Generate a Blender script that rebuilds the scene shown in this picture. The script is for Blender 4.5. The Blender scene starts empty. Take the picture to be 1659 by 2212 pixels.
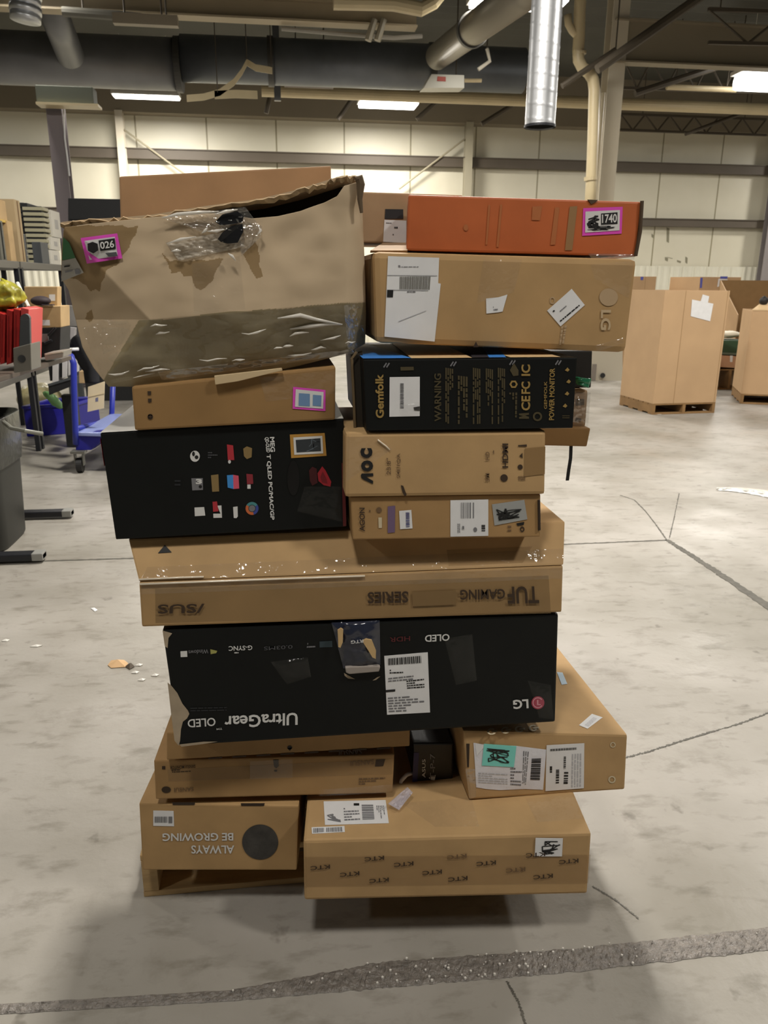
import bpy, bmesh, math, random
from mathutils import Vector, Matrix, noise
random.seed(7)
SC = bpy.context.scene
COL = SC.collection

# ------------------------------------------------------------------ camera, world, exposure
FPX, CX, CY, CAMH = 1661.0, 829.5, 1106.0, 1.5
_p, _y, _r = math.radians(16.6), math.radians(7.5), math.radians(0.4)
FW = Vector((math.sin(_y)*math.cos(_p), math.cos(_y)*math.cos(_p), -math.sin(_p)))
_rt = Vector((math.cos(_y), -math.sin(_y), 0)); _up = _rt.cross(FW)
RT = _rt*math.cos(_r) + _up*math.sin(_r); UP = _up*math.cos(_r) - _rt*math.sin(_r)
EYE = Vector((0, 0, CAMH))
cd = bpy.data.cameras.new('camera'); cam = bpy.data.objects.new('camera', cd); COL.objects.link(cam)
cd.sensor_fit = 'HORIZONTAL'; cd.sensor_width = 36.0; cd.lens = FPX/1659*36.0
cd.dof.use_dof = True; cd.dof.focus_distance = 1.75; cd.dof.aperture_fstop = 13.0
cd.clip_start = 0.02; cd.clip_end = 200
_m = Matrix((RT, UP, -FW)).transposed().to_4x4(); _m.translation = EYE
cam.matrix_world = _m
SC.camera = cam

world = bpy.data.worlds.new('world'); SC.world = world; world.use_nodes = True
world.node_tree.nodes['Background'].inputs[0].default_value = (1.0, 0.95, 0.87, 1)
world.node_tree.nodes['Background'].inputs[1].default_value = 0.065
vs = SC.view_settings
vs.view_transform = 'Standard'; vs.look = 'None'; vs.gamma = 1.0; vs.use_curve_mapping = False
vs.exposure = -0.08

LAMP_W = 137.0
LAMP_COL = (1.0, 0.95, 0.875)
# ceiling lights: (x, y, z, length along x, width, watts)
SEEN_LIGHTS = [(-2.60, 18.04, 5.1, 1.30, 0.30, LAMP_W*2.3, 0.03), (2.40, 18.0, 5.1, 1.22, 0.60, LAMP_W*2.3, 0.07),
               (3.30, 11.57, 5.1, 1.25, 0.50, LAMP_W*1.3, 0.05), (8.98, 14.79, 4.98, 0.95, 0.70, LAMP_W*1.8, 0.26)]   # last: lens depth
UNSEEN_LIGHTS = [(0.85, 4.9, 3.0), (-4.6, 5.3, 0.6), (6.4, 5.9, 1.9), (-0.6, -0.4, 0.62), (3.3, -0.5, 0.95), (-5.4, -1.0, 0.4),
                 (-3.2, 11.6, 0.8), (12.5, 12.0, 1.2), (-8.2, 16.5, 1.3), (14.5, 17.5, 1.3)]   # x, y, share of LAMP_W

# ------------------------------------------------------------------ pixel -> place
def ray(x, y): return FW + RT*((x-CX)/FPX) - UP*((y-CY)/FPX)
def atY(x, y, Y): d = ray(x, y); return EYE + d*(Y/d.y)
def atZ(x, y, Z): d = ray(x, y); return EYE + d*((Z-CAMH)/d.z)
def atX(x, y, X): d = ray(x, y); return EYE + d*(X/d.x)

class Face:
    """a plane in the place; pt() finds the point of it seen at a pixel"""
    def __init__(s, o, n): s.o = Vector(o); s.n = Vector(n).normalized()
    def pt(s, x, y, off=0.0):
        d = ray(x, y); o = s.o + s.n*off
        return EYE + d*((o-EYE).dot(s.n)/d.dot(s.n))

# ------------------------------------------------------------------ materials
def lin(c):
    if isinstance(c, str):
        c = c.lstrip('#'); c = [int(c[i:i+2], 16)/255 for i in (0, 2, 4)]
        return tuple((v/12.92 if v <= 0.04045 else ((v+0.055)/1.055)**2.4) for v in c)
    return tuple(c)
MATS = {}
def mat(name, col, rough=0.7, metal=0.0, var=0.0, vscale=6.0, bump=0.0, bscale=60.0, alpha=1.0, emit=0.0, spec=0.5, stretch=None, coat=0.0):
    if name in MATS: return MATS[name]
    m = bpy.data.materials.new(name); m.use_nodes = True; MATS[name] = m
    nt = m.node_tree; N = nt.nodes; L = nt.links; b = N['Principled BSDF']
    c = lin(col)
    b.inputs['Base Color'].default_value = (*c, 1); b.inputs['Roughness'].default_value = rough
    b.inputs['Metallic'].default_value = metal; b.inputs['Alpha'].default_value = alpha
    b.inputs['Specular IOR Level'].default_value = spec
    b.inputs['Coat Weight'].default_value = coat; b.inputs['Coat Roughness'].default_value = 0.1
    if emit:
        b.inputs['Emission Color'].default_value = (1, 0.97, 0.92, 1); b.inputs['Emission Strength'].default_value = emit
    tc = N.new('ShaderNodeTexCoord'); src = tc.outputs['Object']
    if stretch:
        mp = N.new('ShaderNodeMapping'); mp.inputs['Scale'].default_value = stretch
        L.new(src, mp.inputs['Vector']); src = mp.outputs['Vector']
    if var:
        n1 = N.new('ShaderNodeTexNoise'); n1.inputs['Scale'].default_value = vscale; n1.inputs['Detail'].default_value = 5
        L.new(src, n1.inputs['Vector'])
        r = N.new('ShaderNodeValToRGB'); r.color_ramp.elements[0].position = 0.3; r.color_ramp.elements[1].position = 0.7
        r.color_ramp.elements[0].color = (*[max(0, v*(1-var)) for v in c], 1)
        r.color_ramp.elements[1].color = (*[min(1, v*(1+var)) for v in c], 1)
        L.new(n1.outputs['Fac'], r.inputs['Fac']); L.new(r.outputs['Color'], b.inputs['Base Color'])
    if bump:
        n2 = N.new('ShaderNodeTexNoise'); n2.inputs['Scale'].default_value = bscale; n2.inputs['Detail'].default_value = 4
        L.new(src, n2.inputs['Vector'])
        bp = N.new('ShaderNodeBump'); bp.inputs['Strength'].default_value = bump; bp.inputs['Distance'].default_value = 0.01
        L.new(n2.outputs['Fac'], bp.inputs['Height']); L.new(bp.outputs['Normal'], b.inputs['Normal'])
    return m
def kraft(name, col, **k):
    a = dict(rough=0.72, var=0.10, vscale=9.0, bump=0.12, bscale=14.0, spec=0.3); a.update(k)
    return mat(name, col, **a)
M_WHITE = mat('white_paper', '#e3e3e3', 0.55, var=0.04, vscale=20)
M_INK = mat('black_ink', '#141414', 0.6)
M_GREYINK = mat('grey_ink', '#77777a', 0.6)
M_BROWNINK = mat('brown_ink', '#3a2a1b', 0.7)
M_FADEINK = mat('faded_brown_ink', '#6d543a', 0.7)
M_TAPE = mat('brown_packing_tape', '#a98a60', 0.22, alpha=0.35, bump=0.25, bscale=18, spec=0.6)
def clear_mat(name, gloss, haze, bump, bscale, rough=0.12, col='#ddd8cc'):
    """clear plastic: mostly see-through, some gloss, a little haze"""
    m = bpy.data.materials.new(name); m.use_nodes = True; MATS[name] = m
    nt = m.node_tree; N = nt.nodes; L = nt.links; N.remove(N['Principled BSDF']); out = N['Material Output']
    tr = N.new('ShaderNodeBsdfTransparent'); gl = N.new('ShaderNodeBsdfGlossy'); gl.inputs['Roughness'].default_value = rough
    df = N.new('ShaderNodeBsdfDiffuse'); df.inputs['Color'].default_value = (*lin(col), 1)
    tc = N.new('ShaderNodeTexCoord'); n = N.new('ShaderNodeTexNoise'); n.inputs['Scale'].default_value = bscale; n.inputs['Detail'].default_value = 3
    bp = N.new('ShaderNodeBump'); bp.inputs['Strength'].default_value = bump; bp.inputs['Distance'].default_value = 0.02
    L.new(tc.outputs['Object'], n.inputs['Vector']); L.new(n.outputs['Fac'], bp.inputs['Height']); L.new(bp.outputs['Normal'], gl.inputs['Normal'])
    a = N.new('ShaderNodeMixShader'); a.inputs[0].default_value = haze; L.new(tr.outputs[0], a.inputs[1]); L.new(df.outputs[0], a.inputs[2])
    b = N.new('ShaderNodeMixShader'); b.inputs[0].default_value = gloss; L.new(a.outputs[0], b.inputs[1]); L.new(gl.outputs[0], b.inputs[2])
    L.new(b.outputs[0], out.inputs['Surface']); return m
M_CLEAR = clear_mat('clear_packing_tape', 0.06, 0.025, 0.6, 22)
M_FAINT = clear_mat('faint_clear_tape', 0.022, 0.012, 0.6, 22)
M_FILM = clear_mat('crinkled_clear_film', 0.22, 0.10, 1.0, 16, 0.08)
M_BLACKPL = mat('black_plastic', '#16171a', 0.35, bump=0.1, bscale=30)
M_STEEL = mat('dark_steel', '#25262a', 0.45, metal=0.3)
M_PINK = mat('magenta_sticker', '#e04fc0', 0.5)

# ------------------------------------------------------------------ mesh building
class MB:
    def __init__(s): s.v = []; s.f = []; s.m = []
    def add(s, vs_, fs, mi=0):
        k = len(s.v); s.v += [Vector(a) for a in vs_]
        for f in fs: s.f.append([i+k for i in f]); s.m.append(mi)
        return s
    def poly(s, pts, mi=0): return s.add(pts, [list(range(len(pts)))], mi)
    def hexa(s, fr, bk, mi=0):
        """fr, bk: four corners each (TL, TR, BR, BL)"""
        return s.add(list(fr)+list(bk), [(3, 2, 1, 0), (4, 5, 6, 7), (0, 1, 5, 4), (1, 2, 6, 5), (2, 3, 7, 6), (3, 0, 4, 7)], mi)
    def box(s, c, d, mi=0, rz=0.0, R=None):
        c = Vector(c); h = Vector(d)/2; R = R or Matrix.Rotation(rz, 3, 'Z')
        P = lambda x, y, z: c + R @ Vector((x*h.x, y*h.y, z*h.z))
        return s.hexa([P(-1, -1, 1), P(1, -1, 1), P(1, -1, -1), P(-1, -1, -1)], [P(-1, 1, 1), P(1, 1, 1), P(1, 1, -1), P(-1, 1, -1)], mi)
    def prism(s, pts, d, mi=0):
        n = len(pts); d = Vector(d); pts = [Vector(p) for p in pts]
        return s.add(pts+[p+d for p in pts], [list(range(n))[::-1], list(range(n, 2*n))]+[(i, (i+1) % n, n+(i+1) % n, n+i) for i in range(n)], mi)
    def tube(s, path, r, n=12, mi=0, cap=True):
        path = [Vector(p) for p in path]; rs = r if isinstance(r, (list, tuple)) else [r]*len(path)
        k0 = len(s.v); ref = None
        for i, p in enumerate(path):
            t = (path[min(i+1, len(path)-1)] - path[max(i-1, 0)]).normalized()
            if ref is None: ref = Vector((0, 0, 1)) if abs(t.z) < 0.9 else Vector((1, 0, 0))
            a = (ref - t*ref.dot(t)).normalized(); ref = a; b = t.cross(a)
            for j in range(n):
                w = 2*math.pi*j/n; s.v.append(p + (a*math.cos(w)+b*math.sin(w))*rs[i])
        for i in range(len(path)-1):
            for j in range(n):
                s.f.append([k0+i*n+j, k0+i*n+(j+1) % n, k0+(i+1)*n+(j+1) % n, k0+(i+1)*n+j]); s.m.append(mi)
        if cap:
            s.f.append([k0+j for j in range(n)][::-1]); s.m.append(mi)
            s.f.append([k0+(len(path)-1)*n+j for j in range(n)]); s.m.append(mi)
        return s
    def bar(s, a, b, w, h=None, mi=0):
        """a square bar from a to b"""
        a = Vector(a); b = Vector(b); t = (b-a).normalized(); h = h or w
        ref = Vector((0, 0, 1)) if abs(t.z) < 0.95 else Vector((0, 1, 0))
        x = t.cross(ref).normalized()*w/2; y = x.cross(t).normalized()*h/2
        return s.hexa([a-x+y, a+x+y, a+x-y, a-x-y], [b-x+y, b+x+y, b+x-y, b-x-y], mi)
    def ribbon(s, path, side, mi=0):
        path = [Vector(p) for p in path]; k = len(s.v)
        for p, d in zip(path, side if isinstance(side, list) else [side]*len(path)): s.v += [p, p+Vector(d)]
        for i in range(len(path)-1): s.f.append([k+2*i, k+2*i+1, k+2*i+3, k+2*i+2]); s.m.append(mi)
        return s
    def grid(s, fn, nu, nv, mi=0):
        k = len(s.v)
        for j in range(nv+1):
            for i in range(nu+1): s.v.append(Vector(fn(i/nu, j/nv)))
        for j in range(nv):
            for i in range(nu):
                a = k+j*(nu+1)+i; s.f.append([a, a+nu+1, a+nu+2, a+1])
                s.m.append(mi(( i+.5)/nu, (j+.5)/nv) if callable(mi) else mi)
        return s
    def build(s, name, mats, parent=None, bevel=0.0, smooth=False, solid=0.0, fix=True):
        off = parent['_o'] if parent and '_o' in parent else (0, 0, 0)
        off = Vector(off)
        me = bpy.data.meshes.new(name)
        me.from_pydata([v-off for v in s.v], [], s.f)
        mats = mats if isinstance(mats, (list, tuple)) else [mats]
        for m in mats: me.materials.append(m)
        for p, mi in zip(me.polygons, s.m): p.material_index = mi
        if fix or bevel:
            bm = bmesh.new(); bm.from_mesh(me)
            if fix: bmesh.ops.recalc_face_normals(bm, faces=bm.faces)
            if bevel: bmesh.ops.bevel(bm, geom=list(bm.edges), offset=bevel, segments=2, affect='EDGES', profile=0.6)
            bm.to_mesh(me); bm.free()
        if smooth:
            for p in me.polygons: p.use_smooth = True
        me.update()
        o = bpy.data.objects.new(name, me); COL.objects.link(o)
        if parent: o.parent = parent
        if solid:
            md = o.modifiers.new('thickness', 'SOLIDIFY'); md.thickness = solid; md.offset = 0
        return o

def tag(o, label=None, cat=None, group=None, kind=None):
    if label: o['label'] = label
    if cat: o['category'] = cat
    if group: o['group'] = group
    if kind: o['kind'] = kind
    return o
ROOTS = []
def thing(name, label, cat, loc=(0, 0, 0), group=None):
    o = bpy.data.objects.new(name, None); COL.objects.link(o)
    o.location = loc; o['_o'] = list(loc); o.empty_display_size = 0.1; ROOTS.append(o)
    return tag(o, label, cat, group)
def structure(o): o['kind'] = 'structure'; return o

# ------------------------------------------------------------------ lettering
_TXT = {}
def text_mesh(s, bold=0.0):
    """outline of a word, scaled into the unit square"""
    if (s, bold) in _TXT: return _TXT[(s, bold)]
    cu = bpy.data.curves.new('t', 'FONT'); cu.body = s; cu.offset = bold; cu.resolution_u = 3
    ob = bpy.data.objects.new('t', cu); COL.objects.link(ob)
    dg = bpy.context.evaluated_depsgraph_get(); dg.update()
    me = bpy.data.meshes.new_from_object(ob.evaluated_get(dg))
    vv = [v.co.copy() for v in me.vertices]; ff = [list(p.vertices) for p in me.polygons]
    bpy.data.objects.remove(ob); bpy.data.curves.remove(cu); bpy.data.meshes.remove(me)
    x0 = min(v.x for v in vv); x1 = max(v.x for v in vv); y0 = min(v.y for v in vv); y1 = max(v.y for v in vv)
    _TXT[(s, bold)] = ([((v.x-x0)/(x1-x0), (v.y-y0)/(y1-y0)) for v in vv], ff)
    return _TXT[(s, bold)]

class Print:
    """flat printing on one face of a box: each word, mark, bar code or block of small print a piece of its own"""
    def __init__(s, face, off=0.0012): s.face = face; s.off = off; s.bits = []; s.open = None
    def bit(s, name, m):
        if s.open is not None: return s.open
        b = [name, MB(), m or M_INK]; s.bits.append(b); return b
    def text(s, word, bl, br, tl, m=None, bold=0.01, lift=0.0006):
        """bl, br, tl: pixels of the bottom-left, bottom-right and top-left of the word as it reads"""
        vv, ff = text_mesh(word, bold)
        P = [s.face.pt(bl[0]+u*(br[0]-bl[0])+v*(tl[0]-bl[0]), bl[1]+u*(br[1]-bl[1])+v*(tl[1]-bl[1]), s.off+lift) for u, v in vv]
        s.bit('printed_word', m)[1].add(P, ff); return s
    def poly(s, px, m=None, lift=0.0, name='printed_mark'):
        s.bit(name, m)[1].poly([s.face.pt(x, y, s.off+lift) for x, y in px]); return s
    def disc(s, c, r, m=None, ry=None, r0=0.0, lift=0.0, n=24, a0=0, a1=2*math.pi):
        ry = ry or r; mb = s.bit('printed_ring' if r0 else 'printed_disc', m)[1]
        if r0 == 0:
            mb.poly([s.face.pt(c[0]+r*math.cos(2*math.pi*i/n), c[1]+ry*math.sin(2*math.pi*i/n), s.off+lift) for i in range(n)])
        else:
            k = r0/r
            P = [s.face.pt(c[0]+q*r*math.cos(a0+(a1-a0)*i/n), c[1]+q*ry*math.sin(a0+(a1-a0)*i/n), s.off+lift) for i in range(n+1) for q in (1, k)]
            mb.add(P, [(2*i, 2*i+2, 2*i+3, 2*i+1) for i in range(n)])
        return s
    def quadmap(s, q):
        TL, TR, BR, BL = q
        return lambda u, v: ((TL[0]*(1-u)+TR[0]*u)*(1-v)+(BL[0]*(1-u)+BR[0]*u)*v, (TL[1]*(1-u)+TR[1]*u)*(1-v)+(BL[1]*(1-u)+BR[1]*u)*v)
    def bars(s, q, n=14, m=None, seed=1, along='u', fill=0.6):
        """bar code, filling a quad"""
        R = random.Random(seed); f = s.quadmap(q); x = 0.0; s.open = s.bit('bar_code', m)
        ws = [R.uniform(0.4, 1.6) for _ in range(n)]; tot = sum(ws)
        for w in ws:
            a, b = x/tot, (x+w*fill)/tot; x += w
            C = [(a, 0), (b, 0), (b, 1), (a, 1)] if along == 'u' else [(0, a), (1, a), (1, b), (0, b)]
            s.poly([f(*c) for c in C], m)
        s.open = None; return s
    def lines(s, q, n=5, m=None, seed=1, along='v', fill=0.5):
        """lines of print too small to read"""
        R = random.Random(seed); f = s.quadmap(q); s.open = s.bit('small_print', m)
        for i in range(n):
            a, b = (i+0.5-fill/2)/n, (i+0.5+fill/2)/n; t = 0.0
            while t < 0.97:
                w = R.uniform(0.06, 0.22); e = min(1.0, t+w)
                C = [(t, a), (e, a), (e, b), (t, b)] if along == 'v' else [(a, t), (b, t), (b, e), (a, e)]
                s.poly([f(*c) for c in C], m); t = e+0.03
                if R.random() < 0.12: break
        s.open = None; return s
    def scribble(s, q, n=40, m=None, seed=1, w=0.04):
        R = random.Random(seed); f = s.quadmap(q); x, y = R.random(), R.random(); s.open = s.bit('pen_scribble', m)
        for i in range(n):
            x2, y2 = R.random(), min(1, max(0, y+R.uniform(-.5, .5)))
            dx, dy = x2-x, y2-y; l = math.hypot(dx, dy)+1e-6; nx, ny = -dy/l*w, dx/l*w
            s.poly([f(x+nx, y+ny), f(x2+nx, y2+ny), f(x2-nx, y2-ny), f(x-nx, y-ny)], m, lift=0.0003+0.00002*(i % 9)); x, y = x2, y2
        s.open = None; return s
    def build(s, name, parent):
        for n, mb, m in s.bits: mb.build(n, m, parent, fix=False)

def lerp(a, b, t): return a+(b-a)*t
def inset(q, a, b=None):
    """shrinks a quad of pixels towards its centre"""
    b = b if b is not None else a
    f = Print.quadmap(None, q); return [f(a, b), f(1-a, b), f(1-a, 1-b), f(a, 1-b)]
def sticker(root, face, q, m=None, name='shipping_label', off=0.0012, thick=0.0004, label=None):
    mb = MB(); P = [face.pt(x, y, off) for x, y in q]
    mb.prism(P, -face.n*thick)
    o = mb.build(name, m or M_WHITE, root)
    if label: o['label'] = label
    return o
def child_print(stk, face, off=0.0019):
    p = Print(face, off); stk['_o'] = list(stk.parent['_o']); return p

def carton(name, label, cat, q, Y, depth, m, yaw=0.0, tilt=0.0, group=None, slew=0.0, bevel=0.004, rise=0.0, body='carton_body', ref=None, shrink=0.0):
    """a box whose front face is seen at the pixels q; goes back by depth. yaw: right side nearer; tilt: top leans back"""
    yaw = math.radians(yaw); tilt = math.radians(tilt)
    if ref is None: ref = (sum(p[0] for p in q)/4, (q[2][1]+q[3][1])/2)
    o = atY(ref[0], ref[1], Y)
    F = Face(o, (-math.tan(yaw), -1, math.tan(tilt)))
    fr = [F.pt(*p) for p in q]
    d = Vector((math.sin(yaw+math.radians(slew)), math.cos(yaw+math.radians(slew)), 0))*depth
    bk = [p+d+Vector((0, 0, rise if i < 2 else 0)) for i, p in enumerate(fr)]
    if tilt: bk = [Vector((p.x, max(b.y for b in bk), p.z)) if False else p for p in bk]
    base = (fr[2]+fr[3]+bk[2]+bk[3])/4
    root = thing(name, label, cat, base, group)
    mb = MB(); mb.hexa(fr, bk)
    b = mb.build(body, m, root, bevel=bevel)
    top = Face((fr[0]+fr[1])/2, (fr[1]-fr[0]).cross(bk[0]-fr[0])); left = Face(fr[0], (bk[0]-fr[0]).cross(fr[3]-fr[0]))
    if top.n.z < 0: top.n.negate()
    if left.n.x > 0: left.n.negate()
    root_d = dict(front=F, top=top, left=left, fr=fr, bk=bk, body=b, q=q)
    return root, root_d
def tape(root, face, q, m=None, off=0.0008, name='packing_tape'):
    mb = MB(); f = Print.quadmap(None, q)
    n = 14
    mb.grid(lambda u, v: face.pt(*f(u, v), off+0.0006*noise.noise(Vector((u*9, v*4, q[0][0])))), n, 3)
    return mb.build(name, m or M_TAPE, root, smooth=True)
def film(root, face, q, amp=0.006, m=None, off=0.004, name='clear_film', nu=36, nv=16, seed=0.0, sc=6.0):
    """crinkled clear plastic clinging to a face"""
    f = Print.quadmap(None, q); mb = MB()
    def fn(u, v):
        w = min(1, 6*min(u, 1-u, v, 1-v))
        return face.pt(*f(u, v), off*w+0.0012+abs(amp*noise.noise(Vector((u*sc*2+seed, v*sc, seed))))*w)
    mb.grid(fn, nu, nv)
    return mb.build(name, m or M_FILM, root, smooth=True)

# ------------------------------------------------------------------ the setting
def floor_material():
    m = bpy.data.materials.new('worn_concrete'); m.use_nodes = True
    nt = m.node_tree; N = nt.nodes; L = nt.links; b = N['Principled BSDF']
    tc = N.new('ShaderNodeTexCoord')
    def nz(scale, det, rough=0.55, st=None):
        n = N.new('ShaderNodeTexNoise'); n.inputs['Scale'].default_value = scale; n.inputs['Detail'].default_value = det; n.inputs['Roughness'].default_value = rough
        if st:
            mp = N.new('ShaderNodeMapping'); mp.inputs['Scale'].default_value = st; mp.inputs['Rotation'].default_value = (0, 0, 0.5)
            L.new(tc.outputs['Object'], mp.inputs['Vector']); L.new(mp.outputs['Vector'], n.inputs['Vector'])
        else: L.new(tc.outputs['Object'], n.inputs['Vector'])
        return n
    def ramp(src, p0, c0, p1, c1):
        r = N.new('ShaderNodeValToRGB'); r.color_ramp.elements[0].position = p0; r.color_ramp.elements[1].position = p1
        r.color_ramp.elements[0].color = (*c0, 1); r.color_ramp.elements[1].color = (*c1, 1); L.new(src.outputs['Fac'], r.inputs['Fac']); return r
    def mul(a, c):
        x = N.new('ShaderNodeMix'); x.data_type = 'RGBA'; x.blend_type = 'MULTIPLY'; x.inputs['Factor'].default_value = 1
        L.new(a.outputs[2] if a.bl_idname == 'ShaderNodeMix' else a.outputs['Color'], x.inputs[6]); L.new(c.outputs['Color'], x.inputs[7]); return x
    base = ramp(nz(1.1, 6), 0.32, lin('#918c82'), 0.68, lin('#aea9a2'))
    x = mul(base, ramp(nz(0.5, 4, 0.5, (1, 3, 1)), 0.3, (0.80, 0.80, 0.77), 0.6, (1, 1, 1)))
    x = mul(x, ramp(nz(7, 5, 0.6, (1, 2.4, 1)), 0.30, (0.70, 0.69, 0.66), 0.47, (1, 1, 1)))
    x = mul(x, ramp(nz(13, 3), 0.25, (0.62, 0.61, 0.59), 0.34, (1, 1, 1)))
    x = mul(x, ramp(nz(3.2, 6, 0.7), 0.30, (0.78, 0.77, 0.75), 0.44, (1, 1, 1)))
    L.new(x.outputs[2], b.inputs['Base Color'])
    rr = ramp(nz(2.5, 5), 0.3, (0.30,)*3, 0.7, (0.55,)*3); L.new(rr.outputs['Color'], b.inputs['Roughness'])
    bp = N.new('ShaderNodeBump'); bp.inputs['Strength'].default_value = 0.12; bp.inputs['Distance'].default_value = 0.01
    L.new(nz(30, 5).outputs['Fac'], bp.inputs['Height']); L.new(bp.outputs['Normal'], b.inputs['Normal'])
    return m
M_FLOOR = floor_material()
structure(MB().box((4, 6, -0.05), (40, 30, 0.1)).build('floor', M_FLOOR))

def panel_material():
    m = bpy.data.materials.new('insulated_wall_panel'); m.use_nodes = True
    nt = m.node_tree; N = nt.nodes; L = nt.links; b = N['Principled BSDF']; b.inputs['Roughness'].default_value = 0.45
    tc = N.new('ShaderNodeTexCoord'); sp = N.new('ShaderNodeSeparateXYZ'); L.new(tc.outputs['Object'], sp.inputs[0])
    def math_(op, a, v):
        n = N.new('ShaderNodeMath'); n.operation = op; L.new(a, n.inputs[0]); n.inputs[1].default_value = v; return n.outputs[0]
    f = math_('FRACT', math_('MULTIPLY', sp.outputs[0], 1/1.62), 1)
    seam = math_('LESS_THAN', f, 0.022)
    n = N.new('ShaderNodeTexNoise'); n.inputs['Scale'].default_value = 1.2; n.inputs['Detail'].default_value = 4
    L.new(tc.outputs['Object'], n.inputs['Vector'])
    r = N.new('ShaderNodeValToRGB'); r.color_ramp.elements[0].color = (*lin('#d3cdb6'), 1); r.color_ramp.elements[1].color = (*lin('#e3deca'), 1)
    L.new(n.outputs['Fac'], r.inputs['Fac'])
    x = N.new('ShaderNodeMix'); x.data_type = 'RGBA'; L.new(seam, x.inputs['Factor']); L.new(r.outputs['Color'], x.inputs[6]); x.inputs[7].default_value = (*lin('#9a9276'), 1)
    L.new(x.outputs[2], b.inputs['Base Color'])
    bp = N.new('ShaderNodeBump'); bp.inputs['Strength'].default_value = 0.35; bp.inputs['Distance'].default_value = 0.05
    n2 = N.new('ShaderNodeTexNoise'); n2.inputs['Scale'].default_value = 1.6; L.new(tc.outputs['Object'], n2.inputs['Vector'])
    L.new(n2.outputs['Fac'], bp.inputs['Height']); L.new(bp.outputs['Normal'], b.inputs['Normal'])
    return m
WY = 20.25
M_PANEL = panel_material(); wall = structure(MB().box((4, WY+0.1, 3.2), (40, 0.2, 6.4)).build('wall_back', M_PANEL))
for nm, x in (('wall_left', -15.95), ('wall_right', 23.95)): structure(MB().box((x, 5.7, 3.2), (0.1, 29.0, 6.4)).build(nm, M_PANEL))
mb = MB()
for (x, y, w, h) in [(1443, 508, 6, 34), (1440, 560, 7, 10), (1447, 557, 14, 4), (1467, 565, 9, 7), (1483, 562, 5, 16), (1410, 510, 5, 10)]:
    mb.poly([atY(x-w/2, y-h/2, WY-0.005), atY(x+w/2, y-h/2+3, WY-0.005), atY(x+w/3, y+h/2, WY-0.005), atY(x-w/2, y+h/2-3, WY-0.005)])
mb.build('wall_stain', mat('wall_stain_grey', '#8d8872', 0.8), wall)
M_CORR = mat('white_ribbed_panel', '#e2dfcd', 0.45, var=0.04, vscale=2)
mb = MB(); NX = 900
def corr(u, v):
    x = -14+34*u; t = (x/0.17) % 1.0
    d = 0.0 if t < 0.35 else (1.0 if 0.5 < t < 0.85 else (lerp(0, 1, (t-.35)/.15) if t < .5 else lerp(1, 0, (t-.85)/.15)))
    return (x, WY-0.06-0.035*d, 1.97*(1-v))
mb.grid(corr, NX, 1); structure(mb.build('trim_1', M_CORR, solid=0.004))
M_GIRT = mat('dark_girt_steel', '#5c5347', 0.6, var=0.08, vscale=1.5)
for i, (z, h) in enumerate([(4.33, 0.20), (3.03, 0.17)]):
    structure(MB().box((4, WY-0.12, z), (40, 0.2, h)).box((4, WY-0.22, z+h/2+0.012), (40, 0.06, 0.022)).build('trim_%d' % (2+i), M_GIRT))
M_DECK = mat('roof_deck_grey', '#4b4a42', 0.7, var=0.1, vscale=0.8)
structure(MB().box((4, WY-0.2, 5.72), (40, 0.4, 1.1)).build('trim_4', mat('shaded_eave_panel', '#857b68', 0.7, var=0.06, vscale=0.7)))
mb = MB()
mb.grid(lambda u, v: (-16+40*u, -9+29.2*v, 6.25+0.05*((int(v*160+.001)) % 2)), 1, 160)
structure(mb.build('ceiling', M_DECK, solid=0.02))

# floor joints and cracks
M_JOINT = mat('joint_filler', '#57544c', 0.6, var=0.25, vscale=30)
def floor_line(name, px, w, m, z=0.0015, jag=0.0, n=40, seed=0):
    P = [atZ(x, y, 0) for x, y in px]; mb = MB(); pts = []
    for a, b in zip(P[:-1], P[1:]):
        for i in range(n): pts.append(a.lerp(b, i/n))
    pts.append(P[-1]); k = len(pts); R = random.Random(seed)
    ws = w if isinstance(w, (list, tuple)) else (w, w)
    vl = []
    for i, p in enumerate(pts):
        t = (pts[min(i+1, k-1)]-pts[max(i-1, 0)]).normalized(); nn = Vector((-t.y, t.x, 0)); ww = lerp(ws[0], ws[1], i/(k-1))/2
        vl += [p+nn*(ww+R.uniform(-jag, jag))+Vector((0, 0, z)), p-nn*(ww+R.uniform(-jag, jag))+Vector((0, 0, z))]
    mb.add(vl, [(2*i, 2*i+1, 2*i+3, 2*i+2) for i in range(k-1)])
    return structure(mb.build(name, m))
floor_line('trim_5', [(-60, 1217), (290, 1206), (760, 1192), (1220, 1176), (1440, 1167)], 0.016, M_JOINT, jag=0.003, seed=1)
floor_line('trim_6', [(1440, 1166), (1500, 1204), (1560, 1243), (1740, 1365)], (0.03, 0.055), M_JOINT, jag=0.006, seed=2)
floor_line('trim_7', [(1440, 1166), (1418, 1135), (1395, 1105), (1370, 1080), (1340, 1070)], 0.008, M_JOINT, jag=0.003, seed=3)
floor_line('trim_8', [(1446, 1163), (1456, 1120), (1467, 1066)], 0.006, M_JOINT, jag=0.002, seed=4)
floor_line('trim_9', [(1340, 1640), (1400, 1624), (1500, 1592), (1600, 1563), (1700, 1525)], 0.006, M_JOINT, jag=0.003, seed=5)
floor_line('trim_10', [(1280, 1915), (1330, 1945), (1380, 1985)], 0.004, M_JOINT, jag=0.002, seed=6)
floor_line('trim_11', [(1095, 2120), (1120, 2165), (1140, 2230)], 0.005, M_JOINT, jag=0.002, seed=8)
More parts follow.
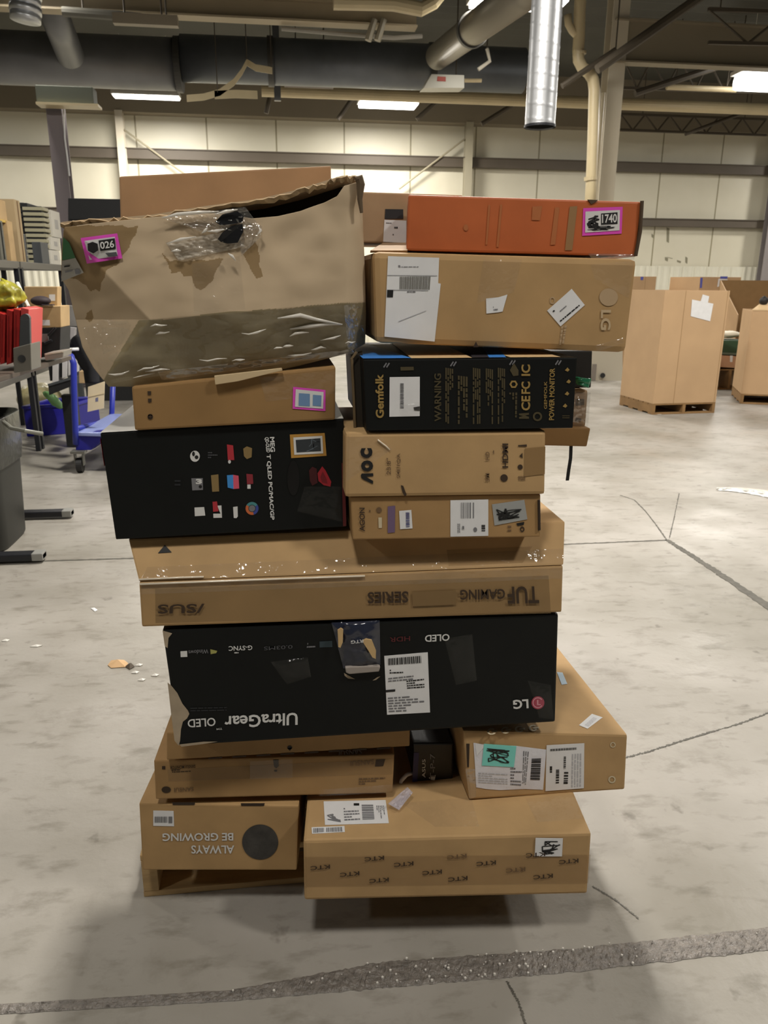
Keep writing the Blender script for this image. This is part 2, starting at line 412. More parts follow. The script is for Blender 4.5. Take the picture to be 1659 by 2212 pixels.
# wide broken joint close to the camera, filled with gritty sealant
M_GRIT = mat('gritty_joint_sealant', '#77716a', 0.35, var=0.30, vscale=55, bump=0.9, bscale=80)
mb = MB(); A = [atZ(-140, 2178, 0), atZ(500, 2139, 0), atZ(830, 2078, 0), atZ(1240, 2050, 0), atZ(1800, 1988, 0)]
A2 = [atZ(-140, 2200, 0), atZ(500, 2163, 0), atZ(830, 2135, 0), atZ(1240, 2100, 0), atZ(1800, 2038, 0)]
def pl(P, t):
    t *= len(P)-1; i = min(int(t), len(P)-2); return P[i].lerp(P[i+1], t-i)
def grit(u, v):
    e = 0.006*noise.noise(Vector((u*60, v*2, 3)))+0.004*noise.noise(Vector((u*190, v, 8)))
    p = pl(A2, u).lerp(pl(A, u), v+ (0 if 0 < v < 1 else e*12))
    h = 0.001 if v in (0, 1) else 0.002+0.005*abs(noise.noise(Vector((u*150, v*9, 1))))
    return (p.x, p.y, h)
mb.grid(grit, 420, 6); structure(mb.build('trim_12', M_GRIT))
mb = MB(); R = random.Random(4)
for i in range(90):
    t = min(0.98, max(0.02, R.gauss(0.62, 0.14))); c = pl(A2, t).lerp(pl(A, t), R.uniform(0, 1)); s_ = R.uniform(0.001, 0.005)
    mb.box((c.x, c.y, 0.006), (s_, s_, s_), rz=R.uniform(0, 3))
tag(mb.build('joint_crumbs', mat('pale_grit', '#d8d4cc', 0.3)), 'pale crumbs of grit scattered along the broken floor joint', 'grit', kind='stuff')

# ------------------------------------------------------------------ columns, beams, ducts, pipes, braces
M_COLW = mat('off_white_steel', '#cfc6b2', 0.5, var=0.05, vscale=2)
M_COLG = mat('shadow_grey_steel', '#8b8583', 0.55, var=0.06, vscale=2)  # grey carries the shadow on the right-edge wall column
M_BEAM = mat('tan_painted_beam', '#a3957a', 0.55, var=0.07, vscale=1.2)
M_DUCT = mat('dull_duct_metal', '#77787a', 0.42, metal=0.6, var=0.12, vscale=1.5)
M_GALV = mat('galvanised_spiral', '#c7c9cb', 0.40, metal=0.85, var=0.10, vscale=5)
M_JOIST = mat('joist_steel', '#4f473b', 0.6, var=0.08, vscale=2)
M_PIPE = mat('cream_pipe', '#c9b994', 0.4, var=0.06, vscale=3)
def column(label, X, Y, w, d, m, z1, group=None, name='steel_column'):
    """an H column: two flanges and a web, on a base plate"""
    t = thing(name, label, 'column', (X, Y, 0), group)
    MB().box((X, Y-d/2+0.012, z1/2), (w, 0.024, z1)).build('front_flange', m, t)
    MB().box((X, Y+d/2-0.012, z1/2), (w, 0.024, z1)).build('rear_flange', m, t)
    MB().box((X, Y, z1/2), (0.02, d-0.04, z1)).build('web', m, t)
    MB().box((X, Y, 0.012), (w+0.14, d+0.14, 0.024)).build('base_plate', m, t)
    return t
p = atY(262, 300, WY-0.3); column('slim off-white wall column behind the left ceiling light', p.x, WY-0.32, 0.17, 0.2, M_COLW, 5.2)
p = atY(1012, 300, WY-0.3); column('slim grey wall column seen between the stack and the hanging spiral duct', p.x, WY-0.32, 0.18, 0.2, mat('wall_column_grey', '#a9a28c', 0.5), 5.2)
p = atY(1662, 500, WY-0.3); column('shadow-grey wall column at the right edge above the big cartons', p.x, WY-0.34, 0.30, 0.22, M_COLG, 5.2)
c = atY(1317, 250, 14); column('broad off-white building column beside the cream bent pipe', c.x, 14.0, 0.28, 0.3, M_COLW, 6.2)
lc = column('purple-grey column behind the storage rack carrying an electrical box', atY(127, 300, 12).x, 12.0, 0.20, 0.22, mat('column_purple_grey', '#7d7476', 0.55), 3.88)
MB().tube([atY(137, 228, 11.85), atY(140, 300, 11.85), atY(146, 345, 11.85), atY(150, 380, 11.85)], 0.012, 8).build('conduit', M_WHITE, lc)
t = thing('electrical_box', 'dark green electrical box on top of the purple-grey column', 'electrical box', atY(145, 228, 11.7))
P = atY(145, 211, 11.75); MB().box(P, (0.72, 0.25, 0.23)).build('box_body', mat('box_green_grey', '#4d5145', 0.6), t, bevel=0.01)
MB().box(atY(150, 229, 11.7), (0.78, 0.25, 0.03)).build('bottom_strip', M_PIPE, t)
# wall bracing rods
for a, b, lab in [((268, 280), (420, 392), 'thin diagonal bracing rod on the wall right of the slim off-white column'), ((1004, 300), (862, 408), 'thin diagonal bracing rod on the wall left of the slim grey column')]:
    tag(MB().tube([atY(*a, WY-0.26), atY(*b, WY-0.26)], 0.022, 8).build('bracing_rod', mat('rod_grey', '#a29a82', 0.5)), lab, 'brace')
# beams
def ibeam(name, label, a, b, h, w, m, cat='beam'):
    a = Vector(a); b = Vector(b); t = thing(name, label, cat, (a+b)/2)
    MB().bar(a, b, 0.02, h).build('web', m, t)
    for s, n in ((1, 'top_flange'), (-1, 'bottom_flange')):
        o = Vector((0, 0, s*h/2)); MB().bar(a+o, b+o, w, 0.025).build(n, m, t)
    return t
def rods(t, pts, r=0.012):
    """thin rods that hang something from the roof deck"""
    for p in pts: MB().tube([p, (p[0], p[1], 6.3)], r, 6).build('hanger_rod', M_JOIST, t)
def hung(mb, name, m, label, cat, pts, smooth=False):
    t = thing(name, label, cat, pts[0]); mb.build(name.split('_')[0]+'_body' if cat != 'brace' else 'brace_tube', m, t, smooth=smooth); rods(t, pts); return t
def span(x0, y0, x1, y1, Y, ext0=0, ext1=0):
    a, b = atY(x0, y0, Y), atY(x1, y1, Y); z = (a.z+b.z)/2; return Vector((a.x-ext0, Y, z)), Vector((b.x+ext1, Y, z))
a, b = span(0, -2, 840, 32, 12.5, 3, 0.4); ibeam('roof_beam', 'tan roof beam crossing the top left corner', a, b, 0.26, 0.25, M_BEAM)
a, b = span(1335, 92, 1659, 104, 13.9, 0.1, 5); ibeam('roof_beam', 'deep grey-tan roof beam running right from the broad column', a, b, 0.62, 0.25, mat('beam_greytan', '#8d836f', 0.55))
a, b = span(565, 198, 1659, 234, 17, 0.0, 5); t = tag(MB().tube([a, b], 0.115, 16).build('header_pipe', M_PIPE), 'long horizontal cream pipe running behind the spiral duct and broad column', 'pipe')
a, b = span(240, 22, 520, 40, 12.2, 0, 0)
hung(MB().tube([atY(135, 25, 11.7), atY(255, 34, 11.7), atY(370, 47, 11.7)], 0.06, 10), 'conduit_pipe', mat('grey_conduit', '#66645b', 0.5), 'grey conduit run below the tan beam at upper left', 'pipe', [atY(180, 27, 11.7), atY(350, 44, 11.7)])
hung(MB().box(atY(315, 44, 11.45), (0.80, 0.12, 0.12)), 'cable_tray', mat('tray_tan', '#857a66', 0.5), 'short tan cable tray beside the duct collar', 'cable tray', [atY(270, 42, 11.45), atY(360, 44, 11.45)])
tag(MB().tube([atY(608, 62, 12.6), atY(720, 72, 12.6), atY(850, 82, 12.6), atY(912, 78, 12.6)], 0.03, 8).build('sprinkler_pipe', mat('pipe_grey_light', '#98948a', 0.45)), 'thin pale pipe under the roof left of centre', 'pipe')
tag(MB().tube([atY(720, 5, 11.5), atY(850, 8, 11.5), atY(910, 20, 11.5), atY(935, 6, 11.5), atY(960, -25, 11.5)], 0.09, 12).build('bent_pipe', M_PIPE), 'curved tan pipe at the top centre of the roof', 'pipe')
for k, x in enumerate((795, 815)):
    tag(MB().tube([atY(x+14, 42, 12.4), atY(x, 88, 12.4)], 0.05, 8).build('vent_stub', mat('stub_tan', '#98907c', 0.5)), ('left' if k == 0 else 'right') + '-hand one of two short slanted tan stubs below the roof', 'pipe')
# large round ducts
def duct(name, label, a, b, r, m, rings=(), n=40, ring_m=None):
    a = Vector(a); b = Vector(b); t = thing(name, label, 'air duct', (a+b)/2)
    MB().tube([a, b], r, n).build('duct_body', m, t, smooth=True)
    for q in rings:
        c = a.lerp(b, q); d = (b-a).normalized()*0.05
        MB().tube([c-d, c+d], r+0.025, n).build('joint_band', ring_m or mat('duct_band_dark', '#3b3a36', 0.5), t)
    return t
a = atY(-120, 158, 15.0); b = atY(388, 160, 15.0); a.z = b.z = 4.87; duct('air_duct', 'wide grey round duct at upper left, left of the dark joint band', (a.x-3, 15, 5.02), (b.x, 15, 5.02), 0.40, M_DUCT, (0.999,))
b2 = atY(1130, 150, 15.0); duct('air_duct', 'grey round duct crossing behind the white heater box', (b.x+0.05, 15, 5.12), (b2.x, 15, 5.15), 0.36, mat('duct_metal_blue', '#6d7176', 0.42, metal=0.6, var=0.15, vscale=2), (0.25, 0.72))
t = duct('branch_duct', 'slanted dull duct coming down from the top left', atY(96, -25, 12.75), atY(152, 120, 14.35), 0.21, M_DUCT); rods(t, [atY(110, 12, 13.15)])
t = duct('branch_duct', 'slanted long duct rising right from above the heater box', atY(945, 122, 14.2), atY(1140, -25, 9.3), 0.20, mat('duct_metal_warm', '#8f8878', 0.42, metal=0.5), (0.5,))
t = thing('duct_collar', 'shiny ribbed metal collar at the top left corner', 'duct collar', atY(55, 48, 10.4))
for k in range(4): MB().tube([atY(55, -20+17*k, 10.4), atY(55, -5+17*k, 10.4)], 0.172-0.008*(k % 2), 24).build('collar_ring', M_GALV, t, smooth=True)
rods(t, [atY(55, -15, 10.4)], 0.03)
# hanging spiral duct with a dark open end
x0 = 2.42; Yd = 7.5; t = thing('spiral_duct', 'shiny vertical spiral duct hanging from the roof with an open lower end', 'air duct', (x0, Yd, 2.87))
mb = MB(); n = 40; R_ = 0.136; zs = 2.87
def spi(u, v):
    w = 2*math.pi*u; z = zs+3.35*v
    ridge = 0.0022 if ((z/0.125 + u) % 1.0) < 0.10 else 0
    return (x0-0.02+R_*math.cos(w)+ridge*math.cos(w), Yd+(R_+ridge)*math.sin(w), z)
mb.grid(spi, 48, 270); mb.build('duct_body', M_GALV, t, smooth=True, fix=False)
mb = MB(); mb.tube([(x0-0.02, Yd, zs), (x0-0.02, Yd, zs+0.02)], R_+0.006, n, cap=False); mb.build('end_rim', M_STEEL, t)
mb = MB(); mb.tube([(x0-0.02, Yd, zs+0.012), (x0-0.02, Yd, zs+0.30)], [R_-0.004, R_-0.004], n, cap=False); mb.poly([(x0-0.02+(R_-0.004)*math.cos(2*math.pi*i/n), Yd+(R_-0.004)*math.sin(2*math.pi*i/n), zs+0.30) for i in range(n)]); mb.build('duct_lining', mat('duct_inside', '#1c1b18', 0.8), t)
# cream bent pipe beside the column
pp = [(1258, -60), (1253, 10), (1252, 28), (1251, 80), (1249, 108), (1250, 130), (1258, 146), (1272, 157), (1281, 172), (1284, 195), (1281, 300), (1277, 400), (1270, 520)]
t = thing('bent_pipe', 'cream double-bend pipe running down beside the broad column', 'pipe', atY(1270, 520, 13.4))
rods(t, [atY(1256, -40, 13.4)], 0.03); MB().tube([atY(x, y, 13.4) for x, y in pp], 0.092, 16).build('pipe_run', M_PIPE, t, smooth=True)
MB().tube([atY(1226, 32, 13.4), atY(1228, 52, 13.4), atY(1236, 66, 13.4), atY(1248, 78, 13.4)], 0.06, 12).build('side_branch', M_PIPE, t, smooth=True)
MB().tube([atY(1252, 112, 13.4), atY(1252, 118, 13.4)], 0.105, 16).build('coupling', M_PIPE, t)
MB().tube([atY(1276, 382, 13.4), atY(1276, 390, 13.4)], 0.11, 16).build('coupling', M_PIPE, t)
p = atY(1296, 300, 13.7); tag(MB().tube([(p.x, p.y, 0), (p.x, p.y, atY(1299, 200, 13.7).z)], 0.03, 10).build('riser_pipe', mat('bright_riser', '#ddd3ba', 0.35)), 'thin bright riser between the cream bent pipe and the broad column', 'pipe')
# diagonal braces
for a, b, Y, r, lab in [((1214, 186), (1330, 108), 13.2, 0.045, 'short pale diagonal brace passing behind the bent pipe'), ((1290, 150), (1520, -12), 12.6, 0.07, 'long dark diagonal brace rising to the top right'), ((1372, 202), (1600, 128), 15.2, 0.06, 'dark diagonal brace under the deep roof beam'),
                        ((760, 215), (730, 258), 19, 0.05, 'short kicker brace left of the middle ceiling light'), ((940, 222), (900, 258), 19, 0.05, 'short kicker brace right of the middle ceiling light'), ((585, 200), (575, 245), 18, 0.05, 'short post below the end of the cream pipe'),
                        ((1110, 225), (1040, 268), 19, 0.05, 'thin kicker brace left of the spiral duct end'), ((1620, 238), (1480, 290), 18.3, 0.04, 'thin kicker brace below the cream pipe at far right')]:
    hung(MB().tube([atY(*a, Y), atY(*b, Y)], r, 8), 'diagonal_brace', M_JOIST, lab, 'brace', [min(atY(*a, Y), atY(*b, Y), key=lambda p: -p.z)])
# open web joists
def joist(label, pts_top, pts_bot, Y, n):
    a, b = [atY(*p, Y) for p in pts_top]; c, d = [atY(*p, Y) for p in pts_bot]
    t = thing('open_web_joist', label, 'roof joist', (c+d)/2)
    MB().bar(a, b, 0.05).build('top_chord', M_JOIST, t); MB().bar(c, d, 0.05).build('bottom_chord', M_JOIST, t)
    mb = MB()
    for i in range(n):
        p, q = a.lerp(b, i/n), c.lerp(d, (i+.5)/n); mb.tube([p, q], 0.02, 6); mb.tube([q, a.lerp(b, (i+1)/n)], 0.02, 6)
    mb.build('web_bars', M_JOIST, t); rods(t, [a.lerp(b, 0.15), a.lerp(b, 0.85)])
joist('open web joist seen below the deep roof beam', [(1345, 124), (1655, 138)], [(1345, 190), (1655, 200)], 16, 5)
joist('open web joist near the wall under the cream pipe at right', [(1340, 246), (1655, 258)], [(1340, 280), (1655, 292)], 19.2, 6)
joist('open web joist crossing the top right corner', [(1530, 20), (1700, 26)], [(1530, 92), (1700, 96)], 13.2, 1)
hung(MB().tube([atY(1440, 188, 15.5), atY(1590, 194, 15.5)], 0.05, 10), 'short_pipe', M_PIPE, 'short bright pipe left of the right-hand ceiling light', 'pipe', [atY(1460, 188, 15.5), atY(1570, 193, 15.5)])
# heater box and loose strapping
t = thing('heater_box', 'white heater box with a red label hanging below the slanted duct', 'heater', atY(958, 196, 14))
P = atY(968, 178, 14); mb = MB(); q = [(932, 160), (1003, 162), (1003, 190), (915, 190)]
mb.hexa([atY(*p, 13.9) for p in q], [atY(*p, 13.9)+Vector((0, 0.4, 0.02)) for p in q]); mb.build('heater_casing', mat('heater_white', '#cfcdc0', 0.5), t, bevel=0.006)
mb = MB(); q = [(945, 165), (963, 166), (963, 176), (944, 175)]; mb.poly([atY(*p, 13.89) for p in q]); mb.build('red_label', mat('heater_red', '#b0432f', 0.5), t)
MB().tube([atY(1003, 174, 14), atY(1040, 174, 14)], 0.03, 8).build('gas_pipe', M_PIPE, t); rods(t, [atY(985, 166, 14.25)])
hung(MB().tube([atY(1033, 150, 13.5), atY(1036, 148, 13.5), atY(1058, 132, 13.5), atY(1052, 105, 13.5)], 0.03, 8), 'hanger_hook', mat('hook_pale', '#c4beae', 0.4), 'pale bent hanger hook right of the slanted duct', 'hanger', [atY(1052, 105, 13.5)])
t = thing('loose_strapping', 'cream flat strapping bent and hanging across the grey duct', 'strap', atY(480, 205, 14.2))
mb = MB(); mb.ribbon([atY(x, y, 14.0) for x, y in [(403, 205), (440, 202), (475, 192), (505, 170), (522, 148), (533, 127)]], [Vector((0, 0, -0.10))]*6); mb.build('strap', M_PIPE, t, solid=0.012)
mb = MB(); mb.ribbon([atY(x, y, 14.05) for x, y in [(533, 127), (552, 139), (588, 145)]], [Vector((0, 0, -0.10))]*3); mb.build('strap', M_PIPE, t, solid=0.012)
mb = MB(); mb.ribbon([atY(x, y, 14.0) for x, y in [(463, 196), (510, 194), (556, 196)]], [Vector((0, 0, -0.12))]*3); mb.build('strap', M_PIPE, t, solid=0.012); rods(t, [atY(533, 128, 14.0), atY(586, 146, 14.05), atY(470, 200, 14.0)], 0.008)
t = thing('unit_ventilator', 'dim boxy ventilator above the cream pipe end', 'ventilator', atY(670, 178, 16))
MB().box(atY(668, 162, 16), (0.92, 0.5, 0.34)).build('ventilator_casing', mat('ventilator_brown', '#5b504b', 0.6), t, bevel=0.01)
MB().box(atY(597, 125, 15.8), (0.12, 0.12, 1.4)).build('drop_rod', M_DUCT, t)
MB().box(atY(595, 168, 15.8), (0.5, 0.2, 0.12)).build('mount_bar', M_JOIST, t); rods(t, [atY(597, 130, 15.8), atY(640, 160, 16), atY(700, 160, 16)])

# ceiling lights (lamps sit just under their lenses)
M_LENS = mat('lit_lens', '#ffffff', 0.4, emit=9.0); M_FIX = mat('fixture_white', '#c9c6bd', 0.5)
LABS = ['lit long white ceiling light left of the folded strapping', 'lit white ceiling light above the middle of the back wall', 'lit ceiling light at the top edge beside the hanging spiral duct', 'lit ceiling light at the right edge below the deep roof beam']
def ceiling_light(x, y, z, l, w, watts, deep, label, group=None):
    t = thing('ceiling_light', label, 'ceiling light', (x, y, z), group)
    MB().box((x, y, z+deep+0.035), (l+0.06, w+0.06, 0.07)).build('housing', M_FIX, t, bevel=0.01)
    MB().box((x, y, z+deep/2), (l, w, deep)).build('lens', M_LENS, t, bevel=min(0.1, deep*0.35))
    for s in (-1, 1): MB().tube([(x+s*l*0.35, y, z+deep+0.06), (x+s*l*0.35, y, 6.25)], 0.008, 6).build('hanger', M_FIX, t)
    ld = bpy.data.lights.new('lamp', 'AREA'); ld.shape = 'RECTANGLE'; ld.size = l; ld.size_y = w; ld.energy = watts; ld.color = LAMP_COL
    lo = bpy.data.objects.new('lamp', ld); COL.objects.link(lo); lo.parent = t; lo.location = (0, 0, -0.012)
for a, lab in zip(SEEN_LIGHTS, LABS): ceiling_light(*a, lab)
for x, y, k in UNSEEN_LIGHTS: ceiling_light(x, y, 5.1, 0.5, 0.5, LAMP_W*k, 0.05, 'white ceiling light above the warehouse floor, outside the picture', 'ceiling lights outside the picture')

# ------------------------------------------------------------------ the pallet
M_WOOD = mat('pallet_wood', '#b89a6c', 0.75, var=0.22, vscale=9, bump=0.2, bscale=40, stretch=(0.4, 3, 3))
def pallet(label, x0, y0, w, d, h=0.14, rz=0.0, group=None, m=None, nd=7):
    """stringer pallet, near left corner at x0, y0"""
    m = m or M_WOOD; t = thing('wooden_pallet', label, 'pallet', (x0, y0, 0), group); Rz = Matrix.Rotation(rz, 3, 'Z'); O = Vector((x0, y0, 0))
    W = lambda x, y, z: O+Rz @ Vector((x, y, z))
    def bx(n, c, dd): return MB().box(W(*c), dd, R=Rz).build(n, m, t, bevel=0.002)
    for i in range(3): bx('stringer', (0.02+(w-0.04)*i/2, d/2, h/2), (0.038, d, h-0.036))
    for i in range(nd): bx('deck_board', (w/2, 0.05+(d-0.1)*i/(nd-1), h-0.009), (w, 0.098, 0.017))
    for i in range(4): bx('bottom_board', (w/2, 0.05+(d-0.1)*i/3, 0.009), (w, 0.098, 0.017))
    return t
pallet('wooden pallet on the floor under the whole stack of boxes', -0.39, 1.655, 1.02, 1.02, 0.128)

# ------------------------------------------------------------------ kraft boxes and their printing
K1 = kraft('kraft_brown', '#b08f62'); K2 = kraft('kraft_light', '#b8976a'); K3 = kraft('kraft_mid', '#a58357')
K4 = kraft('kraft_pinkish', '#ab8e6d'); K5 = kraft('kraft_dark', '#957449'); M_BLACKBOX = mat('black_printed_card', '#101211', 0.5, var=0.12, vscale=14, bump=0.08, bscale=12, spec=0.25)
M_CREAMINK = mat('pale_ink', '#cdbfa0', 0.6); M_WHITEINK = mat('white_ink', '#d9d9d6', 0.5); M_GOLD = mat('gold_ink', '#9c8148', 0.5); M_DIMGOLD = mat('dim_gold_ink', '#4a4128', 0.6)

# bottom left: the growing box
r, d = carton('cardboard_box', 'brown box with white upside-down slogan and round dark hand hole, bottom left on the pallet', 'box',
    [(300, 1735), (645, 1741), (641, 1880), (308, 1880)], 1.588, 0.5, K1, yaw=7.0, ref=(470, 1880))
f = d['front']; p = Print(f)
p.text('BE GROWING', (504, 1799), (351, 1800), (504, 1816), M_WHITEINK, 0.02); p.text('ALWAYS', (506, 1826), (413, 1826), (506, 1844), M_WHITEINK, 0.02); p.build('printed_slogan', r)
mb = MB(); mb.poly([f.pt(562+39*math.cos(a*math.pi/24), 1819+38*math.sin(a*math.pi/24), 0.0012) for a in range(48)]); mb.build('hand_hole', mat('hand_hole_grey', '#3c3a37', 0.35, var=0.35, vscale=30, bump=0.5, bscale=40), r)
mb = MB(); [mb.poly([f.pt(x, y, 0.001) for x, y in q]) for q in ([(372, 1733), (422, 1733), (420, 1739), (373, 1739)], [(520, 1735), (572, 1735), (570, 1741), (521, 1741)])]; mb.build('tab_slots', mat('slot_dark', '#33261a', 0.8), r)
q = [(331, 1751), (375, 1752), (376, 1785), (331, 1784)]; s = sticker(r, f, q); c = child_print(s, f); c.bars([(334, 1764), (362, 1764), (362, 1777), (334, 1777)], 12, M_GREYINK, 3); c.poly([(364, 1764), (372, 1764), (372, 1778), (364, 1778)], M_GREYINK); c.build('label_print', s)

# bottom right: printed tape box
r, d = carton('cardboard_box', 'long brown box with scattered dark letters, overhanging the pallet at bottom right', 'box',
    [(655, 1816), (1278, 1800), (1269, 1931), (657, 1945)], 1.415, 0.62, K2, yaw=5.3, ref=(960, 1940), bevel=0.007)
f = d['front']; tp = d['top']
tape(r, f, [(657, 1851), (1276, 1846), (1273, 1882), (657, 1897)]); tape(r, f, [(657, 1897), (1273, 1882), (1271, 1908), (657, 1916)], off=0.001)
p = Print(f, 0.0022); R = random.Random(3)
for x, y in [(175, 472), (330, 507), (485, 540), (460, 425), (615, 455), (765, 498), (900, 532), (895, 415), (1050, 450), (1205, 485), (1350, 520), (1485, 440), (1310, 405)]:
    px, py = 620+x/2.44, 1680+y/2.44; w = 21; p.text('KTC', (px+w, py-6), (px-w, py-2), (px+w, py+3), M_BROWNINK if x not in (895, 1205) else M_FADEINK, 0.02)
p.build('printed_tape_letters', r)
q = [(1157, 1810), (1216, 1811), (1214, 1850), (1155, 1850)]; s = sticker(r, f, q, off=0.0026); c = child_print(s, f, 0.003); c.scribble([(1170, 1818), (1210, 1818), (1208, 1845), (1165, 1845)], 26, M_INK, 14, 0.035); c.build('label_print', s)
q = [(699, 1731), (833, 1728), (840, 1778), (702, 1782)]; s = sticker(r, tp, q); c = child_print(s, tp)
c.bars([(781, 1738), (806, 1738), (809, 1770), (783, 1771)], 16, M_GREYINK, 8, 'v'); c.scribble([(706, 1760), (735, 1757), (738, 1776), (706, 1778)], 14, M_GREYINK, 2, 0.05); c.poly([(764, 1735), (776, 1735), (776, 1740), (764, 1740)]); c.lines([(742, 1744), (775, 1743), (778, 1772), (744, 1774)], 5, M_GREYINK, 4); c.lines([(812, 1740), (830, 1740), (834, 1772), (815, 1773)], 5, M_GREYINK, 7, 'u'); c.build('label_print', s)
q = [(673, 1787), (744, 1784), (745, 1797), (674, 1801)]; s = sticker(r, tp, q); c = child_print(s, tp); c.bars([(677, 1789), (700, 1788), (700, 1797), (677, 1799)], 10, M_GREYINK, 2); c.bars([(705, 1788), (740, 1786), (741, 1796), (705, 1797)], 12, M_GREYINK, 6); c.build('label_print', s)
tape(r, tp, [(868, 1735), (1018, 1722), (1035, 1785), (940, 1786)], M_CLEAR); tape(r, tp, [(1135, 1725), (1248, 1715), (1264, 1768), (1160, 1776)], M_CLEAR)

# two flat boxes under the black one
r, d = carton('cardboard_box', 'flat brown box with tape and small marks, resting on the slogan box', 'box',
    [(332, 1643), (852, 1630), (848, 1713), (336, 1727)], 1.585, 0.75, K3, yaw=3.5, ref=(470, 1725))
f = d['front']; p = Print(f)
p.text('SANSUI', (808, 1640), (757, 1644), (808, 1651), M_FADEINK, 0.01); p.poly([(812, 1641), (832, 1640), (828, 1655), (810, 1656)], M_BROWNINK)
p.disc((359, 1706), 10, M_BROWNINK, 7); p.text('SANSUI', (418, 1700), (376, 1702), (418, 1709), M_FADEINK, 0.01); p.poly([(350, 1655), (357, 1655), (357, 1662), (350, 1662)], M_BROWNINK)
p.text('SANSUI MONITOR', (422, 1652), (367, 1655), (422, 1659), M_BROWNINK, 0.01); p.poly([(590, 1641), (602, 1641), (602, 1655), (597, 1660), (592, 1656)], M_BROWNINK)
p.lines([(370, 1662), (412, 1660), (412, 1668), (372, 1670)], 2, M_BROWNINK, 3); p.poly([(592, 1663), (599, 1663), (598, 1667), (593, 1667)], M_BROWNINK)
p.lines([(775, 1680), (832, 1678), (832, 1694), (775, 1696)], 3, M_FADEINK, 12); p.build('printed_marks', r)
tape(r, f, [(362, 1662), (848, 1640), (848, 1672), (364, 1688)]); tape(r, f, [(540, 1645), (632, 1640), (632, 1680), (540, 1684)], M_CLEAR, off=0.0018); tape(r, f, [(690, 1706), (848, 1695), (848, 1712), (690, 1720)], M_CLEAR, off=0.0016)
M_K3T = M_TAPE
r, d = carton('cardboard_box', 'thin brown box directly under the left half of the black torn box', 'box',
    [(360, 1583), (886, 1560), (885, 1612), (360, 1642)], 1.572, 0.62, K3, ref=(620, 1628), bevel=0.003)
f = d['front']; p = Print(f); p.poly([(620, 1616), (632, 1615), (626, 1622)], M_INK); p.disc((626, 1615), 5, M_INK, 4)
for i in range(8): p.poly([(450+i*52, 1637-i*3.0), (480+i*52, 1635-i*3.0), (480+i*52, 1638-i*3.0), (450+i*52, 1640-i*3.0)], M_BROWNINK)
p.text('SANSUI', (782, 1617), (732, 1622), (782, 1629), M_BROWNINK, 0.02); p.build('printed_marks', r)

# dark box in the gap
r, d = carton('dark_box', 'small black and blue box tucked in the dark gap between stacked brown boxes', 'box',
    [(893, 1606), (980, 1606), (978, 1699), (896, 1704)], 1.622, 0.38, mat('black_blue_card', '#101115', 0.35), ref=(945, 1703))
f = d['front']; mb = MB(); mb.poly([f.pt(x, y, 0.001) for x, y in [(894, 1626), (905, 1626), (901, 1698), (890, 1698)]]); mb.build('blue_stripe', mat('deep_blue_card', '#1d1c58', 0.4), r)
p = Print(f); p.text('T-P-7', (940, 1684), (940, 1628), (929, 1684), M_GREYINK, 0.02); p.text('ASUS', (919, 1680), (919, 1640), (912, 1680), M_WHITEINK, 0.01); p.poly([(926, 1680), (941, 1674), (939, 1686), (930, 1684)], M_WHITEINK); p.build('printed_words', r)
t = thing('plastic_wrap_scrap', 'crumpled translucent plastic scrap on the long bottom box below the gap', 'plastic', atY(862, 1736, 1.58))
mb = MB(); T = Face(atZ(860, 1730, 0.300), (0, -0.15, 1)); W = [(835, 1738), (858, 1715), (880, 1705), (888, 1712), (878, 1732), (862, 1750)]
f_ = Print.quadmap(None, [(838, 1736), (880, 1700), (892, 1712), (862, 1750)])
mb.grid(lambda u, v: T.pt(*f_(u, v), 0.026+0.014*abs(noise.noise(Vector((u*5, v*5, 2))))), 20, 14); mb.build('plastic_sheet', mat('milky_plastic', '#c9c6d4', 0.3, alpha=0.6), t, smooth=True)
mb = MB(); mb.tube([atY(862, 1702, 1.63), atY(867, 1686, 1.62), atY(878, 1674, 1.62), atY(890, 1670, 1.63)], 0.005, 8); mb.build('plastic_loop', mat('milky_white', '#d5d2d8', 0.3), t, smooth=True)

# right: box with the cyan sticker
r, d = carton('cardboard_box', 'brown box with a cyan sticker and white labels, jutting out at lower right', 'box',
    [(1000, 1578), (1356, 1587), (1350, 1706), (1013, 1728)], 1.53, 0.72, K2, ref=(1180, 1718), slew=-1.0, bevel=0.006)
f = d['front']; tp = d['top']; X = lambda L: [(820+a/2.86, 1360+b/2.86) for a, b in L]
s = sticker(r, f, X([(580, 700), (655, 712), (835, 718), (1030, 742), (1010, 990), (900, 985), (740, 992), (660, 985), (597, 975), (590, 850)]), mat('pouch_white', '#dedee4', 0.25, bump=0.4, bscale=20), 'shipping_pouch'); s['label'] = 'white plastic shipping pouch'
c = child_print(s, f); c.bars(X([(940, 798), (998, 796), (990, 932), (930, 930)]), 18, M_INK, 9, 'v'); c.lines(X([(808, 850), (880, 850), (872, 970), (808, 965)]), 6, M_GREYINK, 3); c.lines(X([(885, 750), (925, 755), (905, 960), (880, 950)]), 3, M_GREYINK, 5, 'u'); c.lines(X([(610, 880), (790, 890), (790, 960), (610, 950)]), 5, mat('pale_grey_ink', '#b9b9bd', 0.5), 8); c.build('label_print', s)
mb = MB(); mb.poly([f.pt(x, y, 0.002) for x, y in X([(600, 780), (590, 700), (655, 715)])] ); mb.build('pouch_flap', M_WHITE, r)
s = sticker(r, f, X([(645, 706), (845, 720), (830, 850), (632, 840)]), mat('cyan_sticker', '#7fd8cd', 0.45), 'cyan_sticker', off=0.0026); c = child_print(s, f, 0.0032); c.scribble(X([(660, 735), (805, 748), (800, 825), (660, 815)]), 34, M_INK, 11, 0.025); c.build('label_print', s)
